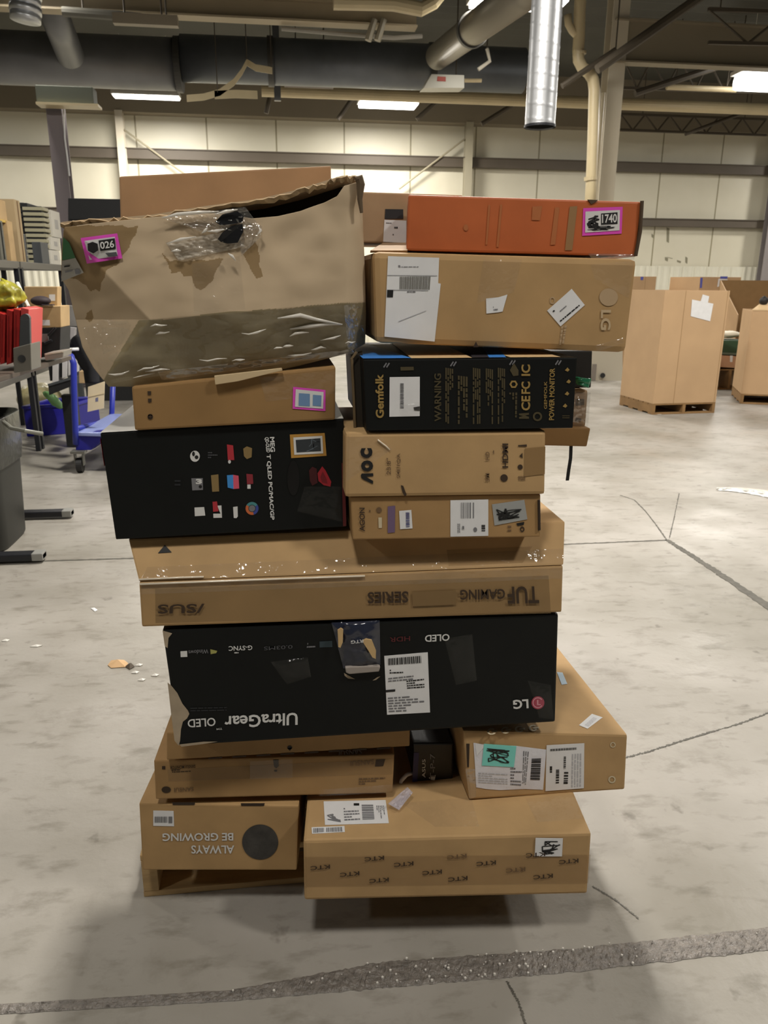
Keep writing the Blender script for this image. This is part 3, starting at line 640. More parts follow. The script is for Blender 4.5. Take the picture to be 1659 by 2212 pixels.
s = sticker(r, f, X([(1032, 715), (1265, 702), (1262, 980), (1025, 998)]), off=0.0022); c = child_print(s, f, 0.0028); c.bars(X([(1055, 738), (1218, 728), (1218, 742), (1055, 752)]), 26, M_INK, 3); c.lines(X([(1050, 845), (1068, 845), (1066, 970), (1050, 970)]), 1, M_INK, 2, 'u', 0.8); c.bars(X([(1090, 865), (1110, 865), (1108, 955), (1088, 957)]), 9, M_INK, 4, 'v')
c.bars(X([(1138, 785), (1152, 785), (1150, 860), (1136, 862)]), 7, M_INK, 5, 'v'); c.bars(X([(1140, 880), (1166, 880), (1162, 960), (1136, 960)]), 6, M_INK, 6, 'v'); c.lines(X([(1185, 770), (1250, 765), (1248, 970), (1180, 975)]), 4, mat('pale_grey_ink', '#b9b9bd', 0.5), 6, 'u'); c.build('label_print', s)
s = sticker(r, tp, X([(1232, 590), (1312, 520), (1378, 542), (1285, 612)]), name='top_label'); c = child_print(s, tp); c.lines(X([(1265, 590), (1320, 540), (1345, 550), (1290, 600)]), 4, mat('pale_grey_ink', '#b9b9bd', 0.5), 6); c.build('label_print', s)
s = sticker(r, tp, X([(1095, 262), (1130, 265), (1160, 335), (1125, 340)]), mat('pale_blue_sticker', '#b9cfe0', 0.5), 'blue_label'); s['label'] = 'pale blue sticker'
p = Print(tp); [p.disc((1062+30*k_, 1580-2.5*k_), 10, M_CREAMINK, 7, r0=6, a0=0.5, a1=5.4) for k_ in range(4)]; [p.poly([(1062+30*k_, 1578-2.5*k_), (1074+30*k_, 1577-2.5*k_), (1074+30*k_, 1581-2.5*k_), (1062+30*k_, 1582-2.5*k_)], M_CREAMINK) for k_ in range(4)]; p.build('printed_words', r)
p = Print(f); p.disc((1324, 1609), 6, M_CREAMINK, 6, r0=4); p.disc((1322, 1684), 8, M_CREAMINK, 8, r0=5); p.build('printed_rings', r)
mb = MB(); lf = d['left']; mb.poly([f.pt(x, y, 0.001) for x, y in X([(535, 705), (556, 705), (552, 850), (540, 850)])]); mb.build('torn_slit', mat('slot_dark', '#33261a', 0.8), r)
tape(r, f, [(1005, 1660), (1030, 1662), (1028, 1722), (1014, 1726)], M_FILM, name='clear_film')

# black torn box
r, d = carton('black_box', 'large black printed box with a torn corner and a burst hole, upside down mid stack', 'box',
    [(350, 1360), (1207, 1326), (1200, 1560), (386, 1612)], 1.51, 0.36, M_BLACKBOX, ref=(790, 1590), bevel=0.006)
f = d['front']; C8 = lambda L: [(330+a/3.318, 1330+b/3.318) for a, b in L]; p = Print(f)
p.text('UltraGear', (643, 1539), (485, 1547), (643, 1566), M_WHITEINK, 0.02); p.text('OLED', (465, 1550), (405, 1554), (466, 1568), M_WHITEINK, 0.015); p.text('TM', (480, 1572), (468, 1573), (480, 1576), M_WHITEINK)
p.text('G-SYNC', (545, 1394), (494, 1396), (545, 1404), M_WHITEINK, 0.015); p.lines(C8([(585, 258), (680, 256), (680, 272), (585, 274)]), 1, M_WHITEINK, 2)
p.poly(C8([(198, 255), (246, 252), (248, 295), (200, 297)]), M_WHITEINK); p.text('Windows', (450, 1402), (407, 1405), (450, 1411), M_GREYINK, 0.01); p.poly(C8([(412, 240), (462, 252), (455, 268), (415, 276)]), mat('olive_yellow_ink', '#a3a05a', 0.5))
p.text('0.03MS', (632, 1393), (570, 1397), (632, 1401), mat('dim_grey_ink', '#4c4d50', 0.6)); p.poly(C8([(1195, 185), (1285, 180), (1287, 225), (1196, 228)]), mat('dim_teal_ink', '#2f3e44', 0.6)); p.lines(C8([(1110, 190), (1165, 188), (1167, 232), (1102, 236)]), 2, M_GREYINK, 4)
p.text('OLED', (971, 1369), (918, 1372), (971, 1384), M_WHITEINK, 0.02); p.text('HDR', (886, 1374), (842, 1377), (886, 1384), mat('dark_red_ink', '#571c1f', 0.6), 0.01)
p.text('LG', (1141, 1510), (1108, 1512), (1142, 1530), M_WHITEINK, 0.03); p.disc((1162, 1518), 14, mat('logo_red', '#a83c52', 0.5), 14); p.disc((1162, 1518), 11.5, mat('logo_pale', '#d79aa5', 0.5), 11.5, r0=9.6, lift=0.0004, a0=0.6, a1=5.6); p.poly([(1160, 1512), (1163, 1512), (1163, 1521), (1168, 1521), (1168, 1523), (1160, 1523)], mat('logo_pale', '#d79aa5', 0.5), 0.0004)
p.lines(C8([(270, 655), (530, 650), (530, 685), (270, 690)]), 2, mat('dim_black_ink', '#26282b', 0.6), 6); p.build('printed_words', r)
s = sticker(r, f, [(830, 1417), (924, 1409), (929, 1539), (836, 1544)]); c = child_print(s, f); CC = lambda L: [(260+a/1.659, 1120+b/1.659) for a, b in L]
c.bars(CC([(960, 502), (1078, 492), (1080, 518), (960, 526)]), 22, M_INK, 3); c.lines(CC([(965, 540), (1015, 538), (1015, 556), (965, 558)]), 2, M_INK, 4); c.lines(CC([(960, 570), (1050, 560), (1052, 580), (960, 588)]), 2, M_GREYINK, 5); c.poly(CC([(950, 615), (985, 612), (985, 620), (950, 623)])); c.lines(CC([(1025, 580), (1088, 572), (1090, 608), (1028, 612)]), 4, M_INK, 8); c.lines(CC([(958, 640), (1095, 630), (1100, 690), (962, 696)]), 6, M_GREYINK, 9); c.build('label_print', s)
# torn outer layer at the left end
mb = MB(); mb.poly([f.pt(x, y, 0.0012) for x, y in [(362, 1474), (370, 1481), (383, 1497), (394, 1520), (406, 1535), (409, 1542), (404, 1552), (395, 1559), (391, 1575), (389, 1600), (386, 1611), (377, 1600), (370, 1545)]])
M_LINER = mat('torn_grey_liner', '#a89880', 0.85, var=0.1, vscale=30); o = mb.build('torn_liner', M_LINER, r); o['label'] = 'grey-tan torn liner'
mb = MB(); mb.poly([f.pt(x, y, 0.0012) for x, y in [(351, 1362), (372, 1368), (364, 1378), (362, 1400), (356, 1396)]]); mb.poly([f.pt(x, y, 0.0013) for x, y in [(388, 1608), (440, 1602), (470, 1602), (440, 1607), (392, 1613)]]); mb.build('scuffed_corner', M_LINER, r)
# burst hole with black bag bulging out
q = [(716, 1345), (820, 1340), (822, 1436), (742, 1444)]; g = Print.quadmap(None, q); mb = MB()
mb.grid(lambda u, v: f.pt(*g(u, v), 0.002+0.016*math.sin(math.pi*u)*math.sin(math.pi*min(1, v*1.0))**0.5+0.004*noise.noise(Vector((u*5, v*6, 4)))*(1 if 0 < u < 1 and 0 < v < 1 else 0)), 30, 26)
mb.build('bulging_black_bag', mat('glossy_navy_film', '#232838', 0.18, bump=0.5, bscale=18, spec=0.9), r, smooth=True)
mb = MB(); M_TORN = mat('torn_tan_edge', '#c7a877', 0.85)
for q in (C8([(1325, 105), (1348, 90), (1365, 100), (1362, 190), (1345, 230), (1330, 225), (1328, 160)]), C8([(1500, 180), (1530, 168), (1570, 175), (1600, 250), (1598, 310), (1575, 300), (1545, 250)])): mb = MB().prism([f.pt(x, y, 0.02) for x, y in q], -f.n*0.004); mb.build('torn_edge', M_TORN, r)
mb = MB()
mb = MB(); mb.prism([f.pt(x, y, 0.012) for x, y in C8([(1380, 375), (1420, 368), (1610, 362), (1632, 368), (1622, 402), (1410, 420), (1385, 410)])], -f.n*0.012); mb.build('foam_strip', mat('grey_foam', '#9b928a', 0.8), r, bevel=0.002)
mb = MB(); mb.poly([f.pt(x, y, 0.0015) for x, y in C8([(1370, 410), (1450, 455), (1400, 450), (1375, 430)])]); mb.poly([f.pt(x, y, 0.0015) for x, y in C8([(1575, 465), (1610, 440), (1632, 435), (1600, 460)])]); mb.build('crease_marks', M_LINER, r)
p = Print(f, 0.021); p.text('RTG', (785, 1381), (758, 1384), (785, 1388), M_WHITEINK, 0.02); p.build('bag_print', r)
film(r, f, [(585, 1430), (665, 1420), (672, 1462), (620, 1478)], 0.003, M_FAINT, name='clear_tape_scrap', nu=18, nv=10); film(r, f, [(960, 1380), (1020, 1370), (1030, 1470), (985, 1480)], 0.003, M_FAINT, name='clear_tape_scrap', nu=18, nv=10, seed=4); film(r, f, [(1140, 1470), (1190, 1480), (1196, 1555), (1165, 1550)], 0.003, M_FAINT, name='clear_tape_scrap', nu=14, nv=10, seed=7)

# long brown box with upside-down words
r, d = carton('cardboard_box', 'long brown monitor box with upside-down dark words, on top of the black torn box', 'box',
    [(300, 1258), (1217, 1222), (1214, 1323), (306, 1355)], 1.505, 0.66, K1, ref=(760, 1340), bevel=0.005)
f = d['front']; p = Print(f, 0.0030)
p.text('TUF', (1163, 1266), (1095, 1267), (1165, 1303), M_BROWNINK, 0.025); p.text('GAMING', (1091, 1272), (994, 1274), (1091, 1294), M_BROWNINK, 0.025); p.text('SERIES', (882, 1277), (794, 1279), (882, 1302), M_BROWNINK, 0.025)
p.text('/SUS', (442, 1304), (341, 1306), (441, 1324), M_BROWNINK, 0.02); p.poly([(890, 1279), (985, 1275), (985, 1306), (892, 1310)], mat('rubbed_patch', '#7f6540', 0.7)); p.build('printed_words', r)
tape(r, f, [(305, 1258), (1216, 1224), (1216, 1250), (304, 1284)], M_CLEAR); tape(r, f, [(335, 1272), (1185, 1243), (1190, 1325), (336, 1346)], mat('matte_tape_window', '#8f7650', 0.45, alpha=0.35), off=0.0005)
mb = MB(); mb.tube([f.pt(302, 1262, 0.003), f.pt(460, 1256, 0.003), f.pt(620, 1250, 0.003), f.pt(788, 1244, 0.003)], 0.0022, 6); mb.build('tape_edge', mat('tape_edge_highlight', '#efe2cc', 0.15, spec=0.9), r, smooth=True)  # pale tube paints the highlight along the taped seam

# leaning-faced brown box on it
r, d = carton('cardboard_box', 'brown box with a leaning front and small black triangle, above the upside-down words', 'box',
    [(277, 1165), (1221, 1127), (1218, 1221), (300, 1257)], 1.505, 0.36, K2, tilt=32, ref=(760, 1240), bevel=0.004)
f = d['front']; p = Print(f); p.poly([(341, 1195), (371, 1193), (356, 1177)], M_INK); p.build('printed_triangle', r)
tape(r, f, [(318, 1225), (1216, 1185), (1217, 1219), (303, 1254)], M_CLEAR); tape(r, f, [(965, 1188), (1150, 1180), (1130, 1215), (970, 1222)], M_TAPE, off=0.0014)
mb = MB(); mb.tube([f.pt(300, 1252, 0.001), f.pt(380, 1248, 0.003), f.pt(440, 1246, 0.003)], 0.002, 6); mb.build('tape_edge', MATS['tape_edge_highlight'], r, smooth=True)

# black icon box
r, d = carton('black_box', 'black box with rows of small coloured icons, left middle of the stack', 'box',
    [(216, 936), (742, 905), (749, 1138), (250, 1166)], 1.53, 0.42, M_BLACKBOX, ref=(500, 1150), bevel=0.003)
f = d['front']; I = lambda L: [(400+a/4.879, 920+b/4.879) for a, b in L]; p = Print(f)
g1 = M_WHITEINK; g2 = M_GREYINK; red = mat('icon_red', '#b3303a', 0.5); gold = mat('icon_gold', '#8a7348', 0.5); blu = mat('icon_blue', '#3f8fd6', 0.5); pk = mat('icon_pink', '#d6566e', 0.5)
p.disc(I([(103, 320)])[0], 10.5, g1, 12); p.disc(I([(88, 295)])[0], 3, M_INK, 5, lift=0.0004); p.disc(I([(120, 330)])[0], 4, M_INK, 4, lift=0.0004)
p.lines(I([(240, 270), (340, 270), (340, 345), (240, 345)]), 3, mat('dim_grey_ink', '#4c4d50', 0.6), 3)
p.poly(I([(440, 195), (505, 205), (518, 360), (450, 360)]), red); p.disc(I([(467, 378)])[0], 3, g1, 4)
p.poly(I([(612, 240), (650, 215), (705, 235), (700, 330), (650, 350), (620, 320)]), gold)
p.poly(I([(65, 552), (185, 550), (188, 675), (75, 680)]), g2); p.text('3', I([(112, 615)])[0], I([(178, 612)])[0], I([(110, 560)])[0], g1, 0.06); p.disc(I([(160, 640)])[0], 3.5, M_INK, lift=0.0004)
p.poly(I([(272, 520), (350, 510), (358, 690), (285, 695)]), gold); p.poly(I([(440, 520), (505, 515), (510, 665), (448, 650)]), blu); p.poly(I([(505, 515), (562, 525), (570, 660), (510, 665)]), pk)
p.poly(I([(645, 505), (712, 510), (718, 610), (652, 615)]), mat('icon_dark_red', '#8c2b35', 0.5)); p.poly(I([(655, 618), (690, 618), (690, 662), (655, 662)]), g1)
p.poly(I([(98, 860), (200, 855), (212, 945), (102, 952)]), g1); p.poly(I([(288, 800), (335, 795), (352, 900), (295, 905)]), red); p.poly(I([(338, 840), (382, 838), (388, 968), (298, 970), (296, 925), (372, 925)]), g1)
p.poly(I([(505, 855), (552, 848), (555, 955), (540, 972), (512, 970)]), g1); p.disc(I([(705, 870)])[0], 14, mat('icon_teal', '#4a8a8c', 0.5), 14, r0=8, a0=-2.6, a1=-0.6); p.disc(I([(705, 870)])[0], 14, mat('icon_navy', '#3b4a94', 0.5), 14, r0=8, a0=-0.6, a1=1.3); p.disc(I([(705, 870)])[0], 14, mat('icon_orange', '#c9693a', 0.5), 14, r0=8, a0=1.3, a1=3.7); p.disc(I([(705, 870)])[0], 7, g2, 7)
p.text('QD-OLED', I([(832, 120)])[0], I([(850, 280)])[0], I([(880, 118)])[0], g1, 0.03); p.text('MEG', I([(892, 118)])[0], I([(900, 275)])[0], I([(940, 116)])[0], g1, 0.03)
p.text('T QLED PC/MAC/GP', I([(850, 300)])[0], I([(892, 990)])[0], I([(900, 300)])[0], g1, 0.03)
p.lines(I([(-110, 560), (-50, 560), (-50, 640), (-110, 640)]), 2, mat('dim_black_ink', '#26282b', 0.6), 6)
dr = mat('emblem_red', '#7a1620', 0.5); p.poly(I([(1305, 470), (1340, 430), (1385, 450), (1395, 600), (1340, 630), (1315, 580)]), mat('emblem_dark_red', '#471016', 0.5)); p.poly(I([(1395, 500), (1445, 425), (1480, 470), (1540, 590), (1530, 640), (1460, 625), (1405, 580)]), mat('emblem_bright_red', '#a51f2c', 0.5)); p.poly(I([(1425, 540), (1450, 480), (1490, 560), (1500, 610), (1440, 590)]), dr, 0.0005); p.disc(I([(1140, 550)])[0], 13, mat('deep_black_ink', '#050506', 0.3), 38)
p.build('printed_icons', r)
s = sticker(r, f, I([(1103, 92), (1470, 75), (1490, 315), (1118, 340)]), mat('orange_sticker_frame', '#b98a3e', 0.5), 'orange_framed_sticker'); c = child_print(s, f); c.poly(I([(1140, 122), (1445, 105), (1455, 290), (1150, 305)]), M_WHITEINK); c.poly(I([(1165, 148), (1425, 130), (1432, 265), (1175, 280)]), mat('sticker_dark', '#32373b', 0.5), 0.0004); c.scribble(I([(1175, 150), (1420, 135), (1425, 260), (1180, 272)]), 22, mat('sticker_mid', '#65717a', 0.5), 3, 0.015); c.build('label_print', s)
film(r, f, I([(1260, 640), (1640, 640), (1650, 1010), (1180, 900)]), 0.004, M_FAINT, name='clear_film', nu=30, nv=20)
bm_ = d['bk']; lf = d['left']; mb = MB(); tpf = d['top']
mb.poly([v+Vector((0, 0, 0.0012)) for v in (d['fr'][0], d['fr'][1], d['bk'][1], d['bk'][0])]); o = mb.build('white_top_panel', mat('white_card', '#d6d4cc', 0.45), r); o['label'] = 'white printed top panel'
fr, bk = d['fr'], d['bk']; mb = MB(); nl = lf.n*0.0012; mb.poly([fr[0].lerp(fr[3], 0.05)+nl, bk[0].lerp(bk[3], 0.05)+nl, bk[0].lerp(bk[3], 0.45)+nl, fr[0].lerp(fr[3], 0.30)+nl]); mb.build('red_side_band', mat('red_card', '#b02a26', 0.45), r)
mb = MB(); mb.poly([f.pt(x, y, 0.001) for x, y in [(738, 1000), (745, 1000), (748, 1136), (741, 1137)]]); mb.build('red_edge_band', mat('maroon_card', '#5a1416', 0.45), r)

# flat brown box on the icon box
r, d = carton('cardboard_box', 'flat brown box with a pink-framed blue sticker, squeezed under the tattered box', 'box',
    [(284, 836), (725, 792), (724, 907), (291, 930)], 1.52, 0.40, K5, ref=(500, 920), bevel=0.004)
f = d['front']; J = lambda L: [(200+a/2.962, 780+b/2.962) for a, b in L]
s = sticker(r, f, J([(1283, 165), (1490, 185), (1490, 320), (1280, 305)]), M_PINK, 'pink_framed_sticker'); c = child_print(s, f); c.poly(J([(1300, 180), (1478, 198), (1475, 305), (1295, 292)]), M_WHITEINK); c.poly(J([(1320, 205), (1390, 210), (1390, 290), (1318, 285)]), mat('sticker_blue', '#6f8fb5', 0.5), 0.0004); c.poly(J([(1410, 215), (1465, 220), (1462, 290), (1408, 285)]), mat('sticker_blue', '#6f8fb5', 0.5), 0.0004); c.build('label_print', s)
p = Print(f); [p.poly(J([(x-12, y-12), (x+12, y-12), (x+10, y+12), (x-10, y+12)]), M_BROWNINK) for x, y in ((363, 205), (366, 252), (368, 355))]; p.disc(J([(369, 356)])[0], 6, M_BROWNINK, r0=3); p.build('printed_marks', r)
tape(r, f, [(560, 815), (724, 800), (724, 850), (575, 868)], M_CLEAR)
mb = MB(); mb.prism([f.pt(x, y, 0.012) for x, y in J([(778, 95), (1210, 45), (1215, 60), (930, 130), (785, 152)])], -f.n*0.008); mb.build('card_flap', mat('pale_card', '#cbb48d', 0.7), r, bevel=0.001)

# right column: flat box, tall brown box, gold print box
r, d = carton('cardboard_box', 'flat brown box with a square white label and silver sticker, above the leaning-faced box', 'box',
    [(757, 1074), (1168, 1068), (1167, 1160), (762, 1166)], 1.48, 0.60, K3, ref=(960, 1163), bevel=0.003)
f = d['front']; G = lambda L: [(745+a/3.728, 930+b/3.728) for a, b in L]; p = Print(f)
p.text('AGON', G([(162, 812)])[0], G([(160, 622)])[0], G([(118, 812)])[0], M_BROWNINK, 0.02); p.lines(G([(190, 640), (212, 640), (212, 800), (190, 800)]), 1, M_FADEINK, 4, 'u'); p.poly(G([(345, 612), (405, 605), (402, 820), (345, 825)]), mat('faded_purple', '#6f5a78', 0.7)); p.poly(G([(270, 700), (298, 700), (298, 785), (272, 785)]), M_CREAMINK)
p.disc(G([(275, 640)])[0], 6, M_FADEINK, 6); p.disc(G([(1428, 795)])[0], 5, M_BROWNINK, 6, r0=2.5); p.poly(G([(1380, 748), (1445, 735), (1440, 760), (1390, 768)]), M_INK); p.lines(G([(1310, 760), (1340, 760), (1340, 820), (1310, 820)]), 2, M_FADEINK, 5); p.build('printed_marks', r)
s = sticker(r, f, G([(437, 648), (535, 640), (545, 788), (445, 795)]), name='small_label'); c = child_print(s, f); c.bars(G([(490, 660), (520, 660), (522, 780), (492, 782)]), 12, mat('ink_violet', '#5d5f8a', 0.5), 3, 'v'); c.build('label_print', s)
s = sticker(r, f, G([(850, 562), (1155, 555), (1155, 848), (850, 855)])); c = child_print(s, f); c.bars(G([(935, 580), (1055, 580), (1055, 705), (935, 708)]), 8, M_GREYINK, 4, 'u', 0.35); c.text('1', G([(960, 795)])[0], G([(945, 795)])[0], G([(960, 770)])[0], M_GREYINK); c.disc(G([(1050, 798)])[0], 4, M_GREYINK, 5); c.bars(G([(1100, 760), (1130, 760), (1130, 815), (1100, 815)]), 6, M_INK, 9, 'v'); c.lines(G([(905, 750), (930, 750), (930, 825), (905, 825)]), 2, M_GREYINK, 5, 'u'); c.build('label_print', s)
s = sticker(r, f, G([(1185, 595), (1445, 558), (1470, 715), (1205, 765)]), mat('silver_sticker', '#b0b3b2', 0.3, metal=0.4), 'silver_sticker'); c = child_print(s, f); c.scribble(G([(1215, 610), (1420, 585), (1425, 695), (1225, 725)]), 34, M_INK, 8, 0.03); c.build('label_print', s)
mb = MB(); mb.tube([f.pt(1164, 1080, 0.002), f.pt(1165, 1145, 0.002)], 0.003, 6); mb.build('dark_seam', mat('slot_dark', '#33261a', 0.8), r)

r, d = carton('cardboard_box', 'brown box with a bold dark brand word reading upwards, under the black gold-lettered box', 'box',
    [(746, 935), (1180, 930), (1178, 1069), (745, 1075)], 1.472, 0.33, K2, ref=(960, 1072), bevel=0.008)
f = d['front']; p = Print(f)
p.text('C', G([(222, 222)])[0], G([(222, 142)])[0], G([(125, 222)])[0], M_INK, 0.09); p.text('O', G([(228, 330)])[0], G([(228, 240)])[0], G([(130, 330)])[0], M_INK, 0.09); p.poly(G([(128, 362), (136, 346), (228, 344), (229, 368), (168, 371), (228, 406), (226, 432), (150, 396), (132, 382)]), M_INK, name='printed_word')
p.text('23.8"', G([(370, 355)])[0], G([(370, 222)])[0], G([(335, 355)])[0], M_FADEINK); p.text('24E1QA', G([(450, 382)])[0], G([(450, 185)])[0], G([(418, 382)])[0], M_FADEINK)
p.text('HDMI', G([(1315, 300)])[0], G([(1315, 105)])[0], G([(1268, 300)])[0], M_BROWNINK, 0.03); p.disc(G([(1282, 382)])[0], 8, M_BROWNINK, 8); p.text('HD', G([(1165, 240)])[0], G([(1165, 172)])[0], G([(1132, 240)])[0], M_FADEINK); p.text('5M', G([(1165, 412)])[0], G([(1165, 345)])[0], G([(1132, 412)])[0], M_FADEINK)
p.lines(G([(1190, 160), (1205, 160), (1205, 250), (1190, 250)]), 1, M_FADEINK, 2, 'u'); p.disc(G([(1412, 294)])[0], 5.5, M_BROWNINK, 5.5); p.poly(G([(1405, 205), (1430, 180), (1432, 225)]), M_BROWNINK); p.poly(G([(1395, 118), (1465, 112), (1465, 130), (1395, 128)]), M_BROWNINK); p.lines(G([(1395, 365), (1455, 365), (1455, 405), (1395, 405)]), 3, M_FADEINK, 5); p.build('printed_words', r)
tape(r, f, [(746, 938), (835, 940), (855, 975), (842, 1068), (746, 1060)], M_CLEAR) if False else tape(r, f, [(748, 944), (820, 940), (848, 970), (748, 1040)], M_CLEAR)
mb = MB(); mb.poly([f.pt(x, y, 0.0012) for x, y in G([(450, 440), (470, 445), (498, 520), (480, 530), (462, 490)])]); mb.build('dark_dent', M_BROWNINK, r)
mb = MB(); mb.poly([f.pt(x, y, 0.0012) for x, y in G([(1450, 145), (1615, 130), (1610, 350), (1445, 370)])]); mb.build('old_tape_mark', mat('kraft_stain', '#93744a', 0.6), r)
mb = MB(); mb.tube([f.pt(x, y, 0.002) for x, y in G([(265, 75), (290, 95), (330, 125), (360, 155)])], 0.0016, 6); mb.build('tape_crease', MATS['tape_edge_highlight'], r, smooth=True)

r, d = carton('black_box', 'black box with gold sideways lettering and a blue-tan striped top', 'box',
    [(784, 776), (1247, 772), (1238, 925), (791, 931)], 1.468, 0.42, M_BLACKBOX, ref=(1000, 929), bevel=0.003)
f = d['front']; tp = d['top']; E_ = lambda L: [(780+a/3.53, 770+b/3.53) for a, b in L]; p = Print(f)
p.text('Gemfolk', E_([(175, 470)])[0], E_([(170, 135)])[0], E_([(112, 470)])[0], M_GOLD, 0.03)
p.text('WARNING', E_([(612, 495)])[0], E_([(610, 130)])[0], E_([(560, 495)])[0], M_DIMGOLD, 0.02)
for k, (a, b, y0) in enumerate([(640, 705, 85), (735, 815, 145), (850, 912, 85), (948, 1008, 90), (1040, 1100, 85)]): p.lines(E_([(a, y0), (b, y0+10), (b, 515), (a, 515)]), 4, M_DIMGOLD, 20+k, 'u', 0.7)
for wd, y0, y1 in [('IC', 148, 62), ('FC', 285, 192), ('CE', 412, 300)]: p.text(wd, E_([(1290, y0)])[0], E_([(1290, y1)])[0], E_([(1222, y0)])[0], M_GOLD, 0.03)
p.poly(E_([(1205, 435), (1280, 430), (1280, 445), (1250, 450), (1280, 460), (1280, 475), (1205, 475), (1205, 460), (1235, 455), (1205, 448)]), M_DIMGOLD); p.disc(E_([(1345, 458)])[0], 10, M_DIMGOLD, 10, r0=6)
p.poly(E_([(1135, 105), (1165, 48), (1200, 105), (1200, 145), (1160, 150)]), M_DIMGOLD); p.disc(E_([(1163, 212)])[0], 9, M_GOLD, 9, r0=5, n=6); p.lines(E_([(1125, 275), (1195, 275), (1190, 500), (1130, 500)]), 3, M_DIMGOLD, 31, 'u', 0.6)
p.text('GEMFOLK', E_([(1418, 400)])[0], E_([(1418, 190)])[0], E_([(1395, 400)])[0], M_GOLD); p.text('POWER MONITOR', E_([(1472, 485)])[0], E_([(1478, 90)])[0], E_([(1432, 485)])[0], M_GOLD, 0.02)
for x, y in ((1572, 100), (1582, 190), (1570, 282), (1555, 375)): p.poly(E_([(x-18, y+6), (x+2, y-16), (x+18, y+2), (x+4, y+16)]), M_GOLD)
p.lines(E_([(1535, 445), (1590, 445), (1590, 475), (1535, 475)]), 2, M_DIMGOLD, 6)
for x, y in ((190, 65), (700, 55), (1150, 45), (1500, 45)):
    for s_ in (0, 22): p.poly(E_([(x-22+s_, y+15), (x+s_, y-18), (x+8+s_, y-12), (x-14+s_, y+22)]), M_GREYINK)
p.poly(E_([(300, 80), (400, 78), (402, 105), (302, 108)]), M_DIMGOLD); p.build('printed_words', r)
s = sticker(r, f, E_([(218, 158), (448, 155), (447, 455), (216, 460)])); c = child_print(s, f); c.bars(E_([(298, 205), (325, 205), (325, 400), (298, 400)]), 20, M_GREYINK, 5, 'v'); c.poly(E_([(400, 388), (447, 380), (447, 415), (405, 412)]), M_INK); c.build('label_print', s)
film(r, f, E_([(290, 360), (450, 350), (450, 455), (300, 455)]), 0.003, M_CLEAR, name='clear_tape_scrap', nu=16, nv=10)
fr, bk = d['fr'], d['bk']
def strip(u0, u1, v0=0.0, v1=0.30, sk=0.0): return [fr[0].lerp(fr[1], u0), fr[0].lerp(fr[1], u1), bk[0].lerp(bk[1], min(1, u1+sk)), bk[0].lerp(bk[1], max(0, u0+sk))]
for nm, u0, u1, sk, m in [('blue_band', 0.0, 0.22, -0.12, mat('band_blue', '#3f86d6', 0.45)), ('tan_panel', 0.22, 0.50, 0.04, mat('band_tan', '#d9b98a', 0.5)), ('dark_band', 0.50, 0.58, 0.2, mat('band_dark', '#2c2a30', 0.5)), ('blue_band', 0.58, 0.66, 0.2, MATS['band_blue']), ('tan_panel', 0.68, 0.92, 0.02, MATS['band_tan'])]:
    mb = MB(); mb.poly([q+Vector((0, 0, 0.0012+(0.0003 if 'tan' not in nm else 0))) for q in strip(u0, u1, sk=sk)]); o = mb.build(nm, m, r)
mb = MB(); mb.prism([atY(x, y, 1.53) for x, y in [(758, 770), (783, 762), (788, 928), (768, 926)]], Vector((0.004, 0.05, 0))); mb.build('worn_side_flap', mat('worn_dark_card', '#2a2419', 0.6), r)
mb = MB(); mb.tube([atY(x, y, 1.525) for x, y in [(771, 760), (760, 775), (764, 850), (767, 926)]], 0.003, 6); mb.build('worn_flap_edge', mat('worn_edge_tan', '#6e5c40', 0.7), r)

# brown box with the big white label
r, d = carton('cardboard_box', 'brown box with a tall white shipping label and faint round logo, under the orange box', 'box',
    [(806, 543), (1378, 560), (1353, 762), (812, 741)], 1.51, 0.44, K1, ref=(1080, 752), bevel=0.012)
f = d['front']; H = lambda L: [(820+a/2.86, 540+b/2.86) for a, b in L]
mb = MB(); mb.poly([f.pt(x, y, 0.0008) for x, y in [(796, 546), (826, 548), (828, 640), (820, 741), (812, 741), (800, 735), (794, 640)]]); 
p = Print(f); p.text('LG', H([(1368, 370)])[0], H([(1365, 495)])[0], H([(1430, 370)])[0], mat('faint_letter', '#c2ab88', 0.6), 0.03); p.disc(H([(1415, 292)])[0], 20, mat('faint_logo', '#b49a78', 0.6), 19); p.disc(H([(1075, 330)])[0], 0.1, M_CREAMINK); p.disc(H([(1068, 312)])[0], 6, mat('faint_logo', '#b49a78', 0.6), 8, r0=4); p.lines(H([(1120, 470), (1160, 465), (1140, 580), (1108, 585)]), 2, mat('faint_logo', '#b49a78', 0.6), 5, 'u', 0.7); p.build('printed_logo', r)
s = sticker(r, f, H([(52, 38), (368, 48), (362, 205), (378, 208), (340, 566), (30, 535)])); c = child_print(s, f); c.bars(H([(125, 165), (318, 162), (312, 245), (124, 242)]), 26, mat('bar_grey', '#6c6a62', 0.5), 6); c.lines(H([(115, 92), (245, 92), (245, 108), (115, 108)]), 2, M_GREYINK, 4); c.poly(H([(48, 155), (355, 158), (355, 161), (48, 158)]), M_GREYINK); c.poly(H([(46, 245), (300, 250), (300, 253), (46, 248)]), M_GREYINK); c.poly(H([(47, 248), (85, 248), (82, 292), (45, 292)])); c.lines(H([(170, 252), (260, 252), (260, 266), (170, 266)]), 1, M_GREYINK, 9); c.poly(H([(115, 440), (285, 374), (290, 376), (118, 444)]), mat('pale_grey_ink', '#b9b9bd', 0.5)); c.build('label_print', s)
s = sticker(r, f, H([(658, 300), (735, 292), (790, 275), (760, 380), (735, 385), (660, 393)]), name='torn_label'); c = child_print(s, f); c.lines(H([(700, 345), (735, 342), (730, 375), (705, 378)]), 2, M_GREYINK, 4); c.build('label_print', s)
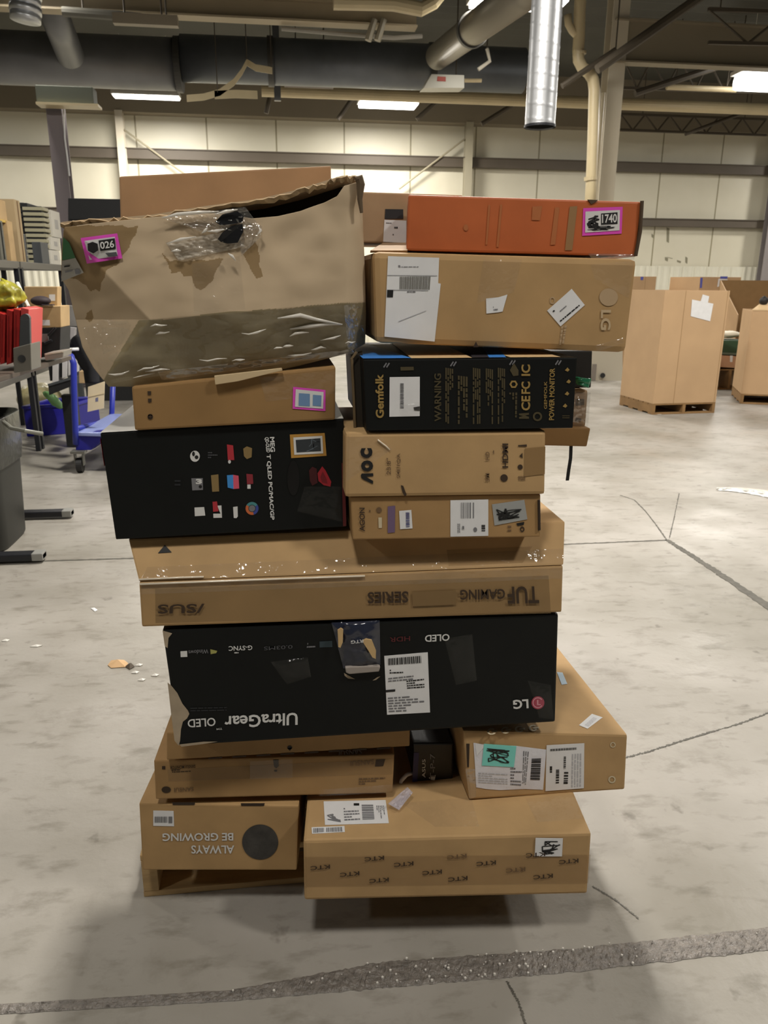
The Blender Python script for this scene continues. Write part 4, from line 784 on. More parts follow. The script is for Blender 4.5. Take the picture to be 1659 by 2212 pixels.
s = sticker(r, f, H([(1187, 240), (1268, 340), (1118, 472), (1035, 375)]), name='tilted_label'); c = child_print(s, f); c.lines(H([(1065, 375), (1160, 290), (1172, 305), (1078, 388)]), 1, M_INK, 4); c.lines(H([(1110, 375), (1150, 340), (1158, 350), (1118, 385)]), 1, M_GREYINK, 6); c.lines(H([(1110, 435), (1230, 335), (1240, 347), (1120, 447)]), 1, M_INK, 8); c.build('label_print', s)
film(r, f, H([(640, 60), (880, 60), (830, 260), (600, 330)]), 0.004, M_CLEAR, name='clear_tape_scrap', nu=26, nv=18, seed=2); film(r, f, H([(1330, 590), (1500, 540), (1510, 575), (1350, 625)]), 0.003, M_CLEAR, name='clear_tape_scrap', nu=18, nv=6, seed=9); film(r, f, H([(1300, 90), (1570, 70), (1540, 300), (1330, 180)]), 0.002, M_CLEAR, name='clear_tape_scrap', nu=18, nv=10, seed=11)
mb = MB(); a = [atY(800, 541, 1.53), atY(880, 541, 1.53), atY(885, 524, 1.80), atY(828, 524, 1.80)]; mb.prism(a, Vector((0, 0.004, -0.004))); mb.build('raised_top_flap', K4, r)
mb = MB(); mb.poly([f.pt(x, y, 0.0012) for x, y in H([(578, 600), (595, 565), (612, 600)])]); mb.build('bottom_notch', M_BROWNINK, r)

# orange box
M_ORANGE = mat('orange_card', '#b96234', 0.5, var=0.08, vscale=12, bump=0.06, bscale=14)
r, d = carton('orange_box', 'orange box with a magenta-framed tag, on top of the right column', 'box',
    [(882, 420), (1386, 436), (1372, 554), (878, 541)], 1.57, 0.22, M_ORANGE, slew=8.5, ref=(1100, 548), bevel=0.004)
f = d['front']; p = Print(f); tn = mat('faint_tan_on_orange', '#b06a3c', 0.55); gt = mat('grey_tan_band', '#97744c', 0.55)

K = lambda L: [(820+a/2.86, 420+b/2.86) for a, b in L]
p.poly(K([(1175, 75), (1222, 72), (1190, 345), (1145, 345)]), gt); p.poly(K([(1085, 80), (1112, 80), (1085, 310), (1055, 312)]), tn); p.poly(K([(672, 65), (684, 65), (665, 310), (655, 310)]), tn); p.poly(K([(745, 62), (758, 62), (735, 325), (722, 325)]), tn); p.poly(K([(945, 75), (1005, 72), (990, 160), (940, 158)]), tn); p.disc(K([(533, 205)])[0], 5, tn, 7)
p.build('printed_bands', r)
s = sticker(r, f, K([(1258, 85), (1502, 76), (1495, 242), (1252, 256)]), M_PINK, 'magenta_framed_tag'); c = child_print(s, f); c.poly(K([(1272, 106), (1485, 96), (1482, 222), (1270, 236)]), M_WHITEINK); c.poly(K([(1368, 118), (1470, 110), (1470, 182), (1368, 188)]), M_INK, 0.0004); c.text('1740', K([(1374, 178)])[0], K([(1466, 173)])[0], K([(1374, 124)])[0], M_WHITEINK, 0.02); c.scribble(K([(1280, 115), (1360, 110), (1362, 195), (1282, 205)]), 26, M_INK, 6, 0.05); c.scribble(K([(1285, 200), (1470, 192), (1470, 218), (1285, 226)]), 18, M_INK, 9, 0.06)
c.build('label_print', s)
mb = MB(); fr, bk = d['fr'], d['bk']; nr = Vector((1, 0, 0.05))*0.0015; mb.poly([fr[1]+nr, bk[1]+nr, bk[2]+nr, fr[2]+nr]); mb.build('kraft_end_panel', K5, r)
mb = MB(); mb.tube([f.pt(x, y, 0.002) for x, y in [(1387, 434), (1383, 500), (1373, 553)]], 0.004, 6); mb.build('crushed_edge', mat('worn_edge_brown', '#4a3a28', 0.8), r)
mb = MB(); mb.prism([f.pt(x, y, 0.002) for x, y in [(1270, 431), (1292, 432), (1286, 437), (1277, 441)]], -f.n*0.004); mb.build('torn_nick', MATS['worn_edge_brown'], r)
film(r, f, [(1270, 548), (1372, 549), (1370, 561), (1280, 560)], 0.004, M_FILM, name='clear_film', nu=20, nv=5)

# tan box behind the orange one
r, d = carton('cardboard_box', 'tan box with a black and white label, behind the left end of the orange box', 'box',
    [(775, 414), (1000, 421), (1000, 528), (775, 524)], 1.80, 0.22, K4, ref=(880, 526))
f = d['front']; s = sticker(r, f, K([(35, 90), (146, 92), (146, 150), (32, 152)]), mat('label_black', '#2f2f31', 0.5), 'black_label'); s['label'] = 'black half of the label'
s = sticker(r, f, K([(30, 156), (165, 162), (165, 300), (22, 292)]), name='white_label'); c = child_print(s, f); c.lines(K([(90, 195), (140, 195), (140, 215), (90, 215)]), 1, M_INK, 3); c.lines(K([(80, 240), (160, 242), (160, 256), (80, 254)]), 1, M_GREYINK, 4); c.lines(K([(40, 170), (75, 172), (75, 182), (40, 180)]), 1, M_GREYINK, 5); c.build('label_print', s)
# top rear box
r, d = carton('cardboard_box', 'plain pinkish-brown box at the top left, behind the tattered box', 'box',
    [(257, 381), (715, 358), (716, 520), (262, 540)], 1.92, 0.26, kraft('kraft_pinkbrown', '#a3815f'), ref=(480, 530))
# dark board and boxes at the rear right
r, d = carton('black_box', 'plain black box behind the gold-lettered box, right rear', 'box', [(1150, 758), (1280, 757), (1277, 838), (1150, 836)], 1.98, 0.1, mat('flat_black_card', '#23201c', 0.6), ref=(1220, 838))
r, d = carton('green_bag', 'crumpled green bag end under the black box, right rear', 'bag', [(1150, 812), (1276, 815), (1270, 832), (1150, 825)], 1.955, 0.12, mat('green_film', '#2a7a55', 0.3, bump=0.5, bscale=30), ref=(1220, 830), bevel=0.004, body='bag_body') if False else (None, None)
r, d = carton('cardboard_box', 'pale box wrapped in shiny clear film, right rear between black and brown boxes', 'box', [(1150, 838), (1272, 842), (1266, 924), (1150, 922)], 1.955, 0.3, K4, ref=(1210, 923), bevel=0.01)
f = d['front']; film(r, f, [(1235, 845), (1276, 848), (1270, 926), (1225, 922)], 0.008, M_FILM, nu=16, nv=26)
mb = MB(); [mb.poly([f.pt(x, y, 0.0012) for x, y in q]) for q in ([(1244, 862), (1262, 862), (1262, 875), (1244, 876)], [(1244, 902), (1256, 904), (1254, 912), (1243, 910)])]; mb.build('dark_marks', mat('mark_brown', '#5a4a38', 0.7), r)
mb = MB(); gq = Print.quadmap(None, [(1240, 814), (1276, 818), (1270, 838), (1246, 830)]); mb.grid(lambda u, v: f.pt(*gq(u, v), 0.004+0.01*math.sin(math.pi*u)+0.006*noise.noise(Vector((u*4, v*4, 1)))), 14, 8)
mb.build('green_tape_tuft', mat('green_film', '#2a7a55', 0.3, bump=0.5, bscale=30), r, smooth=True, solid=0.004)
r, d = carton('cardboard_box', 'dim brown box low at the right rear with a loose strap hanging from it', 'box', [(960, 918), (1276, 925), (1268, 965), (960, 957)], 1.93, 0.34, K5, ref=(1210, 964))
mb = MB(); a = [atY(x, y, 1.94) for x, y in [(1230, 963), (1229, 990), (1225, 1015), (1222, 1038)]]; mb.ribbon(a, Vector((0.009, 0, 0))); mb.build('hanging_strap', M_STEEL, r, solid=0.002)

# ------------------------------------------------------------------ the big tattered box
TOPC = [(140, 491), (190, 484), (250, 478), (330, 470), (400, 463), (480, 461), (545, 472), (600, 468), (650, 456), (700, 438), (728, 424), (743, 402), (776, 392)]
BOTC = [(236, 834), (300, 834), (400, 829), (480, 820), (560, 808), (640, 790), (700, 775), (750, 762), (786, 742)]
LFTC = [(140, 491), (135, 545), (134, 600), (150, 625), (163, 680), (180, 750), (205, 795), (236, 834)]
RGTC = [(776, 392), (779, 440), (783, 520), (786, 600), (788, 680), (786, 742)]
def along(P, t):
    L = [math.dist(P[i], P[i+1]) for i in range(len(P)-1)]; s = t*sum(L)
    for i, l in enumerate(L):
        if s <= l or i == len(L)-1: k = s/l; return (lerp(P[i][0], P[i+1][0], k), lerp(P[i][1], P[i+1][1], k))
        s -= l
def coons(u, v):
    c0, c1, d0, d1 = along(TOPC, u), along(BOTC, u), along(LFTC, v), along(RGTC, v); r_ = []
    for k in (0, 1):
        r_.append((1-v)*c0[k]+v*c1[k]+(1-u)*d0[k]+u*d1[k]-((1-u)*(1-v)*TOPC[0][k]+u*(1-v)*TOPC[-1][k]+(1-u)*v*BOTC[0][k]+u*v*BOTC[-1][k]))
    return r_
def tatter_Y(x, y):
    a = max(0, y-(690-(x-325)*0.085)); D1 = a/150*0.062
    D2 = max(0, 5.2e-4*((325-x)-0.95*max(0, 690-y)))
    lean = (y-600)*-0.00004
    w = 0.010*noise.noise(Vector((x*0.006, y*0.008, 1.3)))+0.004*noise.noise(Vector((x*0.018, y*0.02, 5)))
    rr = 0.03*max(0, (x-745)/40)**2
    return 1.50+max(D1, D2)+w+lean+rr
def inside(p, P):
    c = False; j = len(P)-1
    for i in range(len(P)):
        if (P[i][1] > p[1]) != (P[j][1] > p[1]) and p[0] < (P[j][0]-P[i][0])*(p[1]-P[i][1])/(P[j][1]-P[i][1])+P[i][0]: c = not c
        j = i
    return c
Q5 = lambda L: [(120+a/2.44, 340+b/2.44) for a, b in L]
OUTER = [Q5([(0, 360), (440, 365), (425, 410), (380, 500), (330, 560), (275, 600), (262, 640), (235, 700), (215, 690), (190, 705), (165, 670), (130, 650), (60, 620), (0, 640)]),
         Q5([(560, 500), (600, 545), (650, 545), (720, 548), (885, 535), (850, 600), (795, 690), (770, 705), (740, 690), (720, 630), (680, 632), (660, 600), (610, 612), (590, 560)]),
         Q5([(985, 500), (1045, 430), (1065, 470), (1080, 560), (1085, 625), (1060, 640), (1030, 590), (1005, 545)]), Q5([(165, 815), (195, 800), (210, 840), (185, 870), (165, 850)])]
def outer_edge(x, y):
    k = 5.0*noise.noise(Vector((x*0.05, y*0.05, 2.2))); return any(inside((x+k, y+k), P) for P in OUTER)
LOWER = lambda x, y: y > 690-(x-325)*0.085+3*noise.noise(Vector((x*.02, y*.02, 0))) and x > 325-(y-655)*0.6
M_RAW = mat('torn_inner_liner', '#bda88a', 0.85, var=0.06, vscale=10); M_OUT = mat('outer_kraft', '#8f7650', 0.7, var=0.1, vscale=10); M_LOW = mat('shaded_film_kraft', '#8d8062', 0.30, var=0.06, vscale=8, bump=0.25, bscale=14)  # lower facet: film-covered kraft, its colour also darkened for the facet's shade
t = thing('tattered_box', 'large crushed cardboard box with torn paper layers and tape, top left of the stack', 'box', (-0.1, 1.75, 1.30))
mb = MB()
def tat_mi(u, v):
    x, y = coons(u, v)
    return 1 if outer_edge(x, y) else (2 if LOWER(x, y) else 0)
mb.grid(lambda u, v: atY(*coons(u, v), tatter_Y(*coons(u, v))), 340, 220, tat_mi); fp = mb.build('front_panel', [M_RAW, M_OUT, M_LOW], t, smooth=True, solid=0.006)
def surf(x, y, off): return atY(x, y, tatter_Y(x, y)-off)
# body behind the front panel
fr = [atY(150, 492, 1.575), atY(774, 390, 1.575), atY(778, 738, 1.60), atY(246, 812, 1.60)]
bk = [Vector((p.x, 1.92, p.z)) for p in fr]
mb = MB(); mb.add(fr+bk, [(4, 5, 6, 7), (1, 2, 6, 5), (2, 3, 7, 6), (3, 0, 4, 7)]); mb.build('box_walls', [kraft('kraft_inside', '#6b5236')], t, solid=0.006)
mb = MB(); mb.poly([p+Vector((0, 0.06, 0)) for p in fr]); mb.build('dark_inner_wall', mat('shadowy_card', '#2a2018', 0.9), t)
mb = MB(); topf = [atY(x, y, 1.52) for x, y in [(134, 484), (190, 478), (262, 474), (330, 468), (440, 450), (560, 434), (640, 415), (700, 396), (740, 384), (777, 386)]]
bo = [Vector((0.02, 0.40, 0.0))]*len(topf); mb.ribbon(topf, bo); mb.build('top_flap', M_RAW, t, solid=0.007)
mb = MB(); R = random.Random(12); ed = []
for i in range(61):
    a = i/60*(len(topf)-1); k = min(int(a), len(topf)-2); p_ = topf[k].lerp(topf[k+1], a-k); ed.append(p_+Vector((0, -0.006-R.uniform(0, .004), R.uniform(-0.003, 0.004))))
mb.ribbon(ed, [Vector((R.uniform(-.002, .002), 0.004, -0.004-R.uniform(0, 0.006))) for _ in ed]); mb.build('ragged_flap_edge', mat('ragged_paper', '#a98f6a', 0.9, var=0.3, vscale=60), t, solid=0.004)
mb = MB(); mb.tube([atY(x, y, 1.50) for x, y in [(768, 388), (776, 386), (779, 398), (777, 430), (781, 460)]], [0.005, 0.009, 0.008, 0.005, 0.003], 7); mb.build('crushed_corner', mat('crushed_paper', '#5f4f3b', 0.9), t)
# tag, side label
def patch(name, q, m, off=0.002, nu=24, nv=24):
    g = Print.quadmap(None, q); mb = MB(); mb.grid(lambda u, v: surf(*g(u, v), off), nu, nv); o = mb.build(name, m, t, smooth=True); o['_o'] = t['_o']; return o
def patch_on(par, name, polys, off):
    mb = MB(); ms = []
    for q, m in polys:
        if m not in ms: ms.append(m)
        mb.poly([surf(x, y, off) for x, y in q], ms.index(m))
    return mb.build(name, ms, par, fix=False)
s = patch('magenta_framed_tag', Q5([(132, 425), (325, 400), (352, 532), (165, 560)]), M_PINK, 0.008)
patch_on(s, 'label_print', [(Q5([(152, 440), (312, 418), (328, 520), (180, 540)]), M_WHITEINK)], 0.0105)
patch_on(s, 'label_digits', [(Q5([(226, 438), (312, 426), (318, 482), (236, 494)]), M_INK), (Q5([(168, 455), (195, 445), (222, 455), (225, 490), (200, 506), (170, 492)]), M_INK), (Q5([(262, 505), (320, 498), (328, 520), (280, 524)]), mat('dim_grey_ink', '#4c4d50', 0.6))], 0.012)
g = Print.quadmap(None, Q5([(238, 484), (310, 474), (306, 436), (232, 446)])); mb = MB(); vv, ff = text_mesh('026', 0.02); mb.add([surf(*g(u, v), 0.0135) for u, v in vv], ff); mb.build('label_number', M_WHITEINK, s, fix=False)
s = patch('green_white_label', Q5([(40, 420), (72, 450), (105, 530), (35, 542)]), mat('label_green', '#2c6b3e', 0.5), 0.009); s = patch('side_label', Q5([(35, 545), (105, 530), (148, 608), (30, 655)]), mat('dull_white_label', '#a3a097', 0.5), 0.009)
patch_on(s, 'label_print', [(Q5([(45, 572), (75, 568), (75, 576), (45, 580)]), M_INK), (Q5([(50, 600), (90, 592), (90, 600), (50, 608)]), M_GREYINK), (Q5([(100, 590), (125, 588), (130, 612), (105, 616)]), M_GREYINK)], 0.0115)
# tape tangle with black peeking through the hole
def wrinkle(name, q, m, amp, off, nu=40, nv=18, seed=0.0, sc=7):
    g = Print.quadmap(None, q); mb = MB()
    mb.grid(lambda u, v: surf(*g(u, v), off+amp*abs(noise.noise(Vector((u*sc*1.6+seed, v*sc, seed))))), nu, nv); return mb.build(name, m, t, smooth=True)
patch_on(t, 'black_filling', [(Q5([(840, 340), (880, 300), (960, 285), (992, 310), (985, 340), (940, 350), (870, 358)]), M_BLACKPL), (Q5([(855, 430), (880, 395), (930, 360), (985, 350), (990, 390), (960, 450), (905, 455), (870, 445)]), M_BLACKPL)], 0.011)
wrinkle('clear_tape', Q5([(560, 318), (1000, 262), (1090, 380), (760, 390)]), M_FILM, 0.012, 0.006, seed=1)
wrinkle('clear_tape', Q5([(580, 448), (930, 385), (1000, 470), (650, 545)]), mat('milky_tape', '#d8d0c0', 0.12, alpha=0.5, bump=0.4, bscale=10, spec=1.0), 0.010, 0.004, seed=5)
wrinkle('clear_tape', Q5([(950, 330), (1090, 360), (1080, 420), (980, 520)]), M_FILM, 0.010, 0.006, 20, 16, seed=8)
wrinkle('stretch_film', Q5([(240, 870), (1620, 770), (1630, 985), (260, 1195)]), mat('lower_film', '#d8d0b8', 0.16, alpha=0.12, bump=0.5, bscale=12, spec=0.9), 0.006, 0.003, 90, 26, seed=3, sc=5)
wrinkle('stretch_film', Q5([(140, 900), (260, 850), (400, 880), (250, 1190)]), M_CLEAR, 0.008, 0.004, 24, 30, seed=6)
wrinkle('stretch_film', Q5([(1520, 780), (1628, 770), (1630, 985), (1540, 1010)]), M_FILM, 0.008, 0.003, 14, 26, seed=13)
wrinkle('stretch_film', Q5([(540, 1130), (1560, 1010), (1590, 1035), (560, 1175)]), M_FILM, 0.006, 0.004, 60, 6, seed=15)
wrinkle('clear_tape', Q5([(720, 560), (970, 520), (1000, 800), (730, 830)]), M_CLEAR, 0.003, 0.003, 20, 24, seed=17)
M_HIGHLIGHT = mat('fold_highlight_white', '#f1ece2', 0.08, alpha=0.8, spec=1.0)  # near-white fold tubes paint the highlights on the film and tape
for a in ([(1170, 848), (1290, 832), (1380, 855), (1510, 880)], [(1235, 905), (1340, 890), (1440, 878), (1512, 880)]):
    mb = MB(); mb.tube([surf(*Q5([b])[0], 0.008) for b in a], [0.001, 0.004, 0.003, 0.001], 6); mb.build('film_fold_highlight', M_HIGHLIGHT, t, smooth=True)
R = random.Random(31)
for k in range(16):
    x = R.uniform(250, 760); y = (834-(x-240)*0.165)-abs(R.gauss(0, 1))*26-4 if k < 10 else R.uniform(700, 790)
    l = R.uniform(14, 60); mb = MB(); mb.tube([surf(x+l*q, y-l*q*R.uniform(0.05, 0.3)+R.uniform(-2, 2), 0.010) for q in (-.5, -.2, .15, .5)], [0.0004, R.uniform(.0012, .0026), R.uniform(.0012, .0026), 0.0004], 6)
    mb.build('film_glint_fold', M_HIGHLIGHT, t, smooth=True)
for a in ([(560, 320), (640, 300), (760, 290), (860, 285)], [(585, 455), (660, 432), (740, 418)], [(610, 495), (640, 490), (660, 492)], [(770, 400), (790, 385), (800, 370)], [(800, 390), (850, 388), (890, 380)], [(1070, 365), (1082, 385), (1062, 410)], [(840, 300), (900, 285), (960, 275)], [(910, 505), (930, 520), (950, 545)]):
    mb = MB(); mb.tube([surf(*Q5([b_])[0], 0.017) for b_ in a], [0.0006]+[0.003]*(len(a)-2)+[0.0006], 6); mb.build('tape_fold_highlight', M_HIGHLIGHT, t, smooth=True)

# ------------------------------------------------------------------ left background: standing desk, racks, trolley, bins
M_KB = kraft('kraft_far', '#b69a70'); M_BLK = mat('matt_black', '#191a1b', 0.55, bump=0.05); M_GREYP = mat('mid_grey_plastic', '#45484a', 0.5)
def at3(x, y, Y): return atY(x, y, Y)
# grey waste bin
t = thing('waste_bin', 'dark grey waste bin with a bag over its rim, cut off by the left edge', 'bin', (-1.84, 4.62, 0))
def ring(z, hw, n=24, e=0.35):
    P = []
    for i in range(n):
        a = 2*math.pi*i/n; c, s_ = math.cos(a), math.sin(a); P.append(Vector((-1.84+hw*math.copysign(abs(c)**e, c), 4.62+hw*math.copysign(abs(s_)**e, s_), z)))
    return P
def loft(mb, rings, mi=0, cap=True):
    n = len(rings[0]); k = len(mb.v)
    for r_ in rings: mb.v += r_
    for j in range(len(rings)-1):
        for i in range(n): mb.f.append([k+j*n+i, k+j*n+(i+1) % n, k+(j+1)*n+(i+1) % n, k+(j+1)*n+i]); mb.m.append(mi)
    if cap: mb.f.append([k+i for i in range(n)][::-1]); mb.m.append(mi)
    return mb
loft(MB(), [ring(0.0, 0.225), ring(0.02, 0.235), ring(0.58, 0.258), ring(0.73, 0.264), ring(0.73, 0.246), ring(0.1, 0.22)]).build('bin_body', mat('bin_charcoal', '#262723', 0.5), t, smooth=True)
loft(MB(), [ring(0.48, 0.264), ring(0.56, 0.272), ring(0.755, 0.278), ring(0.765, 0.268), ring(0.65, 0.243)], cap=False).build('bin_bag', mat('bag_dark_grey', '#2e2f2a', 0.3, bump=0.6, bscale=18), t, smooth=True)
tag(MB().tube([atZ(8, 912, 0.775), atZ(25, 925, 0.778), atZ(55, 931, 0.775), atZ(92, 937, 0.75)], 0.011, 8).build('wiper_stick', mat('stick_grey', '#77776e', 0.4)), 'thin grey stick lying across the rim of the waste bin', 'stick')
# standing desk: two T feet and columns, thick top
t = thing('standing_desk', 'black standing desk behind the waste bin with two long metal feet', 'desk', (-2.0, 4.7, 0))
M_DTOP = mat('desk_top_brown', '#4e443b', 0.5)
for xl, Yf in ((157, 5.08), (96, 4.24)):
    tip = atZ(xl, 1112 if Yf > 5 else 1206, 0.02); MB().box(((tip.x-2.35)/2, Yf, 0.035), (tip.x+2.35, 0.075, 0.04)).build('foot', M_STEEL, t, bevel=0.008)
    MB().box((tip.x-0.03, Yf, 0.036), (0.06, 0.078, 0.043)).build('foot_cap', mat('cap_grey', '#8d8d88', 0.35), t, bevel=0.006)
    MB().box((-1.87, Yf, 0.50), (0.09, 0.07, 0.92)).build('column', M_BLK, t, bevel=0.006)
p0, p1 = atZ(0, 800, 0.99), atZ(154, 768, 0.99)
MB().prism([(p0.x+0.08, 3.9, 0.96), (p1.x, p1.y, 0.96), (p1.x-1.1, p1.y, 0.96), (-2.75, 3.9, 0.96)], (0, 0, 0.03)).build('desk_top', M_DTOP, t, bevel=0.004)
DZ = 0.99
def up(name, label, cat, q, Y, dep, m, body='body', group=None, bevel=0.004, **k): return carton(name, label, cat, q, Y, dep, m, group=group, bevel=bevel, body=body, **k)
# red folders upright on the desk
M_RED = mat('red_plastic', '#a82320', 0.4, var=0.1, vscale=6)
for k, (x0, x1, y0) in enumerate([(-14, -2, 672), (0, 12, 676), (14, 27, 668), (29, 43, 666), (45, 62, 664)]):
    r, d = up('red_file_box', ['red file box at the far left of the red row on the desk', 'second red file box from the left picture edge', 'middle red file box on the standing desk', 'red file box just left of the brightest one', 'bright red file box at the right end of the red row'][k], 'file box', [(x0, y0), (x1, y0+4), (x1-3, 784), (x0, 788)], 4.8, 0.28, M_RED if k < 4 else mat('bright_red_plastic', '#cf4a48', 0.35), 'file_body', 'red file boxes on the desk', 0.003)
    MB().bar(d['front'].pt((x0+x1)/2-1, y0+14, 0.002), d['front'].pt((x0+x1)/2-2, 772, 0.002), 0.004).build('spine_ridge', mat('red_dark', '#7c1512', 0.4), r)
r, d = up('grey_paddle', 'dark grey rounded panel leaning before the bright red file box', 'panel', [(43, 690), (64, 690), (66, 784), (40, 788)], 4.66, 0.03, M_GREYP, 'panel_body')
mb = MB(); f = d['front']; mb.prism([f.pt(53.5-10.5*math.cos(a*math.pi/10), 690-12*math.sin(a*math.pi/10), 0) for a in range(11)], (0, 0.03, 0)); mb.build('rounded_top', M_GREYP, r)
t = thing('yellow_bag', 'yellow-green plastic bag lying on top of the red file boxes', 'bag', atY(5, 668, 4.95))
mb = MB(); c = atY(6, 640, 4.95)
mb.grid(lambda u, v: c+Vector((math.cos(2*math.pi*u)*math.sin(math.pi*v)*0.105, math.sin(2*math.pi*u)*math.sin(math.pi*v)*0.1, -math.cos(math.pi*v)*0.085))*(1+0.35*noise.noise(Vector((math.cos(6.28*u)*1.5, math.sin(6.28*u)*1.5, v*4)))+0.15*noise.noise(Vector((math.cos(6.28*u)*5, math.sin(6.28*u)*5, v*11)))), 48, 32)
mb.build('bag_body', mat('yellow_green_film', '#8f8a22', 0.45, var=0.5, vscale=14, bump=0.6, bscale=20), t, smooth=True)
tag(MB().tube([atY(38, 612, 5.2), atY(50, 640, 5.1), atY(62, 664, 5.0)], 0.012, 8).build('white_rod', mat('rod_white', '#dcd9cf', 0.3)), 'white rod leaning beside the yellow bag above the red file boxes', 'rod')
# cartons and black gear at the end of the desk
r, d = up('black_case', 'black case under the small brown carton on the desk', 'case', [(66, 709), (131, 707), (129, 768), (66, 775)], 5.3, 0.25, M_BLK, 'case_body'); MB().box(d['front'].pt(96, 730, 0.004), (0.05, 0.01, 0.05)).build('latch', mat('latch_silver', '#a6a6a4', 0.3, metal=0.6), r)
mb = MB(); [mb.tube([d['front'].pt(*a, 0.02), d['front'].pt(*b, 0.02)], 0.008, 6) for a, b in [((104, 725), (120, 708)), ((96, 742), (112, 735))]]; mb.build('handle', M_STEEL, r)
r, d = up('small_carton', 'small brown carton with a white label on the black case', 'box', [(62, 662), (131, 661), (132, 707), (66, 709)], 5.3, 0.22, M_KB, 'carton_body'); sticker(r, d['front'], [(88, 691), (107, 691), (108, 703), (89, 703)], name='white_label')
r, d = up('small_carton', 'open brown carton on top of the labelled small carton', 'box', [(52, 619), (124, 619), (124, 661), (52, 662)], 5.42, 0.1, M_KB, 'carton_body'); sticker(r, d['front'], [(106, 636), (119, 636), (119, 650), (106, 650)], name='white_label')
t = thing('maroon_hat', 'dark maroon cap lying before the open brown carton', 'cap', atY(88, 660, 5.33)); c = atY(88, 650, 5.33); mb = MB(); mb.grid(lambda u, v: c+Vector((math.cos(2*math.pi*u)*math.sin(math.pi*v)*0.062, math.sin(2*math.pi*u)*math.sin(math.pi*v)*0.05, -math.cos(math.pi*v)*0.031)), 24, 12); mb.build('crown', mat('maroon_black', '#2b2024', 0.7), t, smooth=True)
MB().box(c+Vector((0.05, -0.03, -0.024)), (0.07, 0.05, 0.008)).build('brim', MATS['maroon_black'], t, bevel=0.003)
r, d = up('grey_box_device', 'small grey device at the far corner of the desk', 'device', [(28, 752), (66, 742), (68, 800), (30, 806)], 4.42, 0.18, mat('device_grey', '#6a675f', 0.4), 'device_body'); MB().tube([d['front'].pt(47, 775, 0), d['front'].pt(47, 775, 0.006)], 0.02, 16).build('dial', M_BLK, r)
r, d = up('desk_tray', 'low pale tray on the far end of the desk', 'tray', [(95, 764), (138, 758), (136, 772), (98, 779)], 4.95, 0.2, mat('tray_pale', '#8f8a80', 0.45), 'tray_body'); MB().bar(d['front'].pt(98, 766, 0.004), d['front'].pt(136, 760, 0.004), 0.006).build('tray_lip', mat('lip_pale', '#c9c4b0', 0.4), r)
# storage rack behind, its shelf just above eye level
t = thing('storage_rack', 'grey metal storage rack behind the desk with a loaded top shelf', 'shelf', (-2.4, 7.6, 0))
M_SH = mat('shelf_grey', '#5f5c54', 0.5)
ZS = 1.655; pa, pb, pc = atX(-6, 563, -2.18), atZ(72, 579, ZS), atZ(130, 597, ZS)
xf = pb.x
for n_, (y0, y1, xx) in enumerate([(6.3, 7.3, -2.22), (7.34, 8.7, -2.22)]):
    MB().box((xx-0.3, (y0+y1)/2, ZS-0.03), (0.6, y1-y0, 0.06)).build('shelf_board', M_SH, t, bevel=0.004)
    MB().box((xx-0.3, (y0+y1)/2, 0.70), (0.6, y1-y0, 0.05)).build('shelf_board', M_SH, t, bevel=0.004)
    for yy in (y0+0.03, y1-0.03):
        for dx in (0.02, 0.58): MB().box((xx-dx, yy, (ZS-0.05)/2), (0.04, 0.04, ZS-0.05)).build('post', M_STEEL, t)
def onshelf(y, z=ZS): return z
SHX = -2.3
def shelf_item(name, label, cat, px0, px1, ptop, X, m, z=ZS, dep=None, body='item_body', group=None):
    """a boxy item whose side towards the aisle stands at X on the shelf between two pixels"""
    a = atX(px0, ptop, X); b = atX(px1, ptop, X); y0, y1 = min(a.y, b.y), max(a.y, b.y); z1 = (a.z+b.z)/2; w = dep or 0.22
    r = thing(name, label, cat, (X-w/2, (y0+y1)/2, z), group)
    MB().box((X-w/2, (y0+y1)/2, (z+z1)/2), (w, y1-y0-0.035, z1-z)).build(body, m, r, bevel=0.003)
    return r, y0, y1, z1
r, y0, y1, z1 = shelf_item('grey_binder', 'dark grey binders pressed together at the far left of the top shelf', 'binder', -8, 6, 476, SHX, mat('binder_grey', '#5d5c52', 0.5))
MB().box((SHX+0.003, (y0+y1)/2, (ZS+z1)/2), (0.008, 0.012, z1-ZS-0.03)).build('spine_gap', M_BLK, r)
r, y0, y1, z1 = shelf_item('flat_brown_box', 'brown flat box lying on the dark grey binders, yellow edge below it', 'box', -8, 12, 432, SHX-0.02, M_KB, z=z1+0.002); MB().box((SHX-0.02, (y0+y1)/2, z1-0.17), (0.02, y1-y0, 0.02)).build('yellow_edge', mat('yellow_edge', '#c9a94a', 0.5), r)
shelf_item('tan_board_box', 'upright tan flat box beside the grey binders on the top shelf', 'box', 13, 27, 478, SHX, M_KB)
r, y0, y1, z1 = shelf_item('tall_board_box', 'tallest upright tan flat box on the top shelf', 'box', 28, 43, 432, SHX, mat('tall_tan', '#a8936f', 0.7)); MB().box((SHX+0.003, (y0+y1)/2, (ZS+z1)/2), (0.006, 0.01, z1-ZS-0.02)).build('fold_seam', M_FADEINK, r)
shelf_item('slim_grey_case', 'slim dark grey case right of the tallest tan box', 'case', 48, 55, 505, SHX, M_GREYP)
MBs = thing('black_tray_stack', 'stack of black ribbed trays behind the slim grey case', 'trays', (SHX-0.3, 7.1, ZS))
a, b = atX(58, 437, SHX-0.24), atX(94, 437, SHX-0.24)
for k in range(12):
    z0 = ZS+(a.z-ZS)*k/12; MB().box((SHX-0.40, (a.y+b.y)/2, z0+(a.z-ZS)/24), (0.3+0.02*(k % 2), b.y-a.y, (a.z-ZS)/12*0.8)).build('tray', M_BLK, MBs, bevel=0.004)
MB().box((SHX-0.41, (a.y+b.y)/2, (ZS+a.z)/2), (0.26, b.y-a.y-0.03, a.z-ZS-0.004)).build('tray_core', M_BLK, MBs)
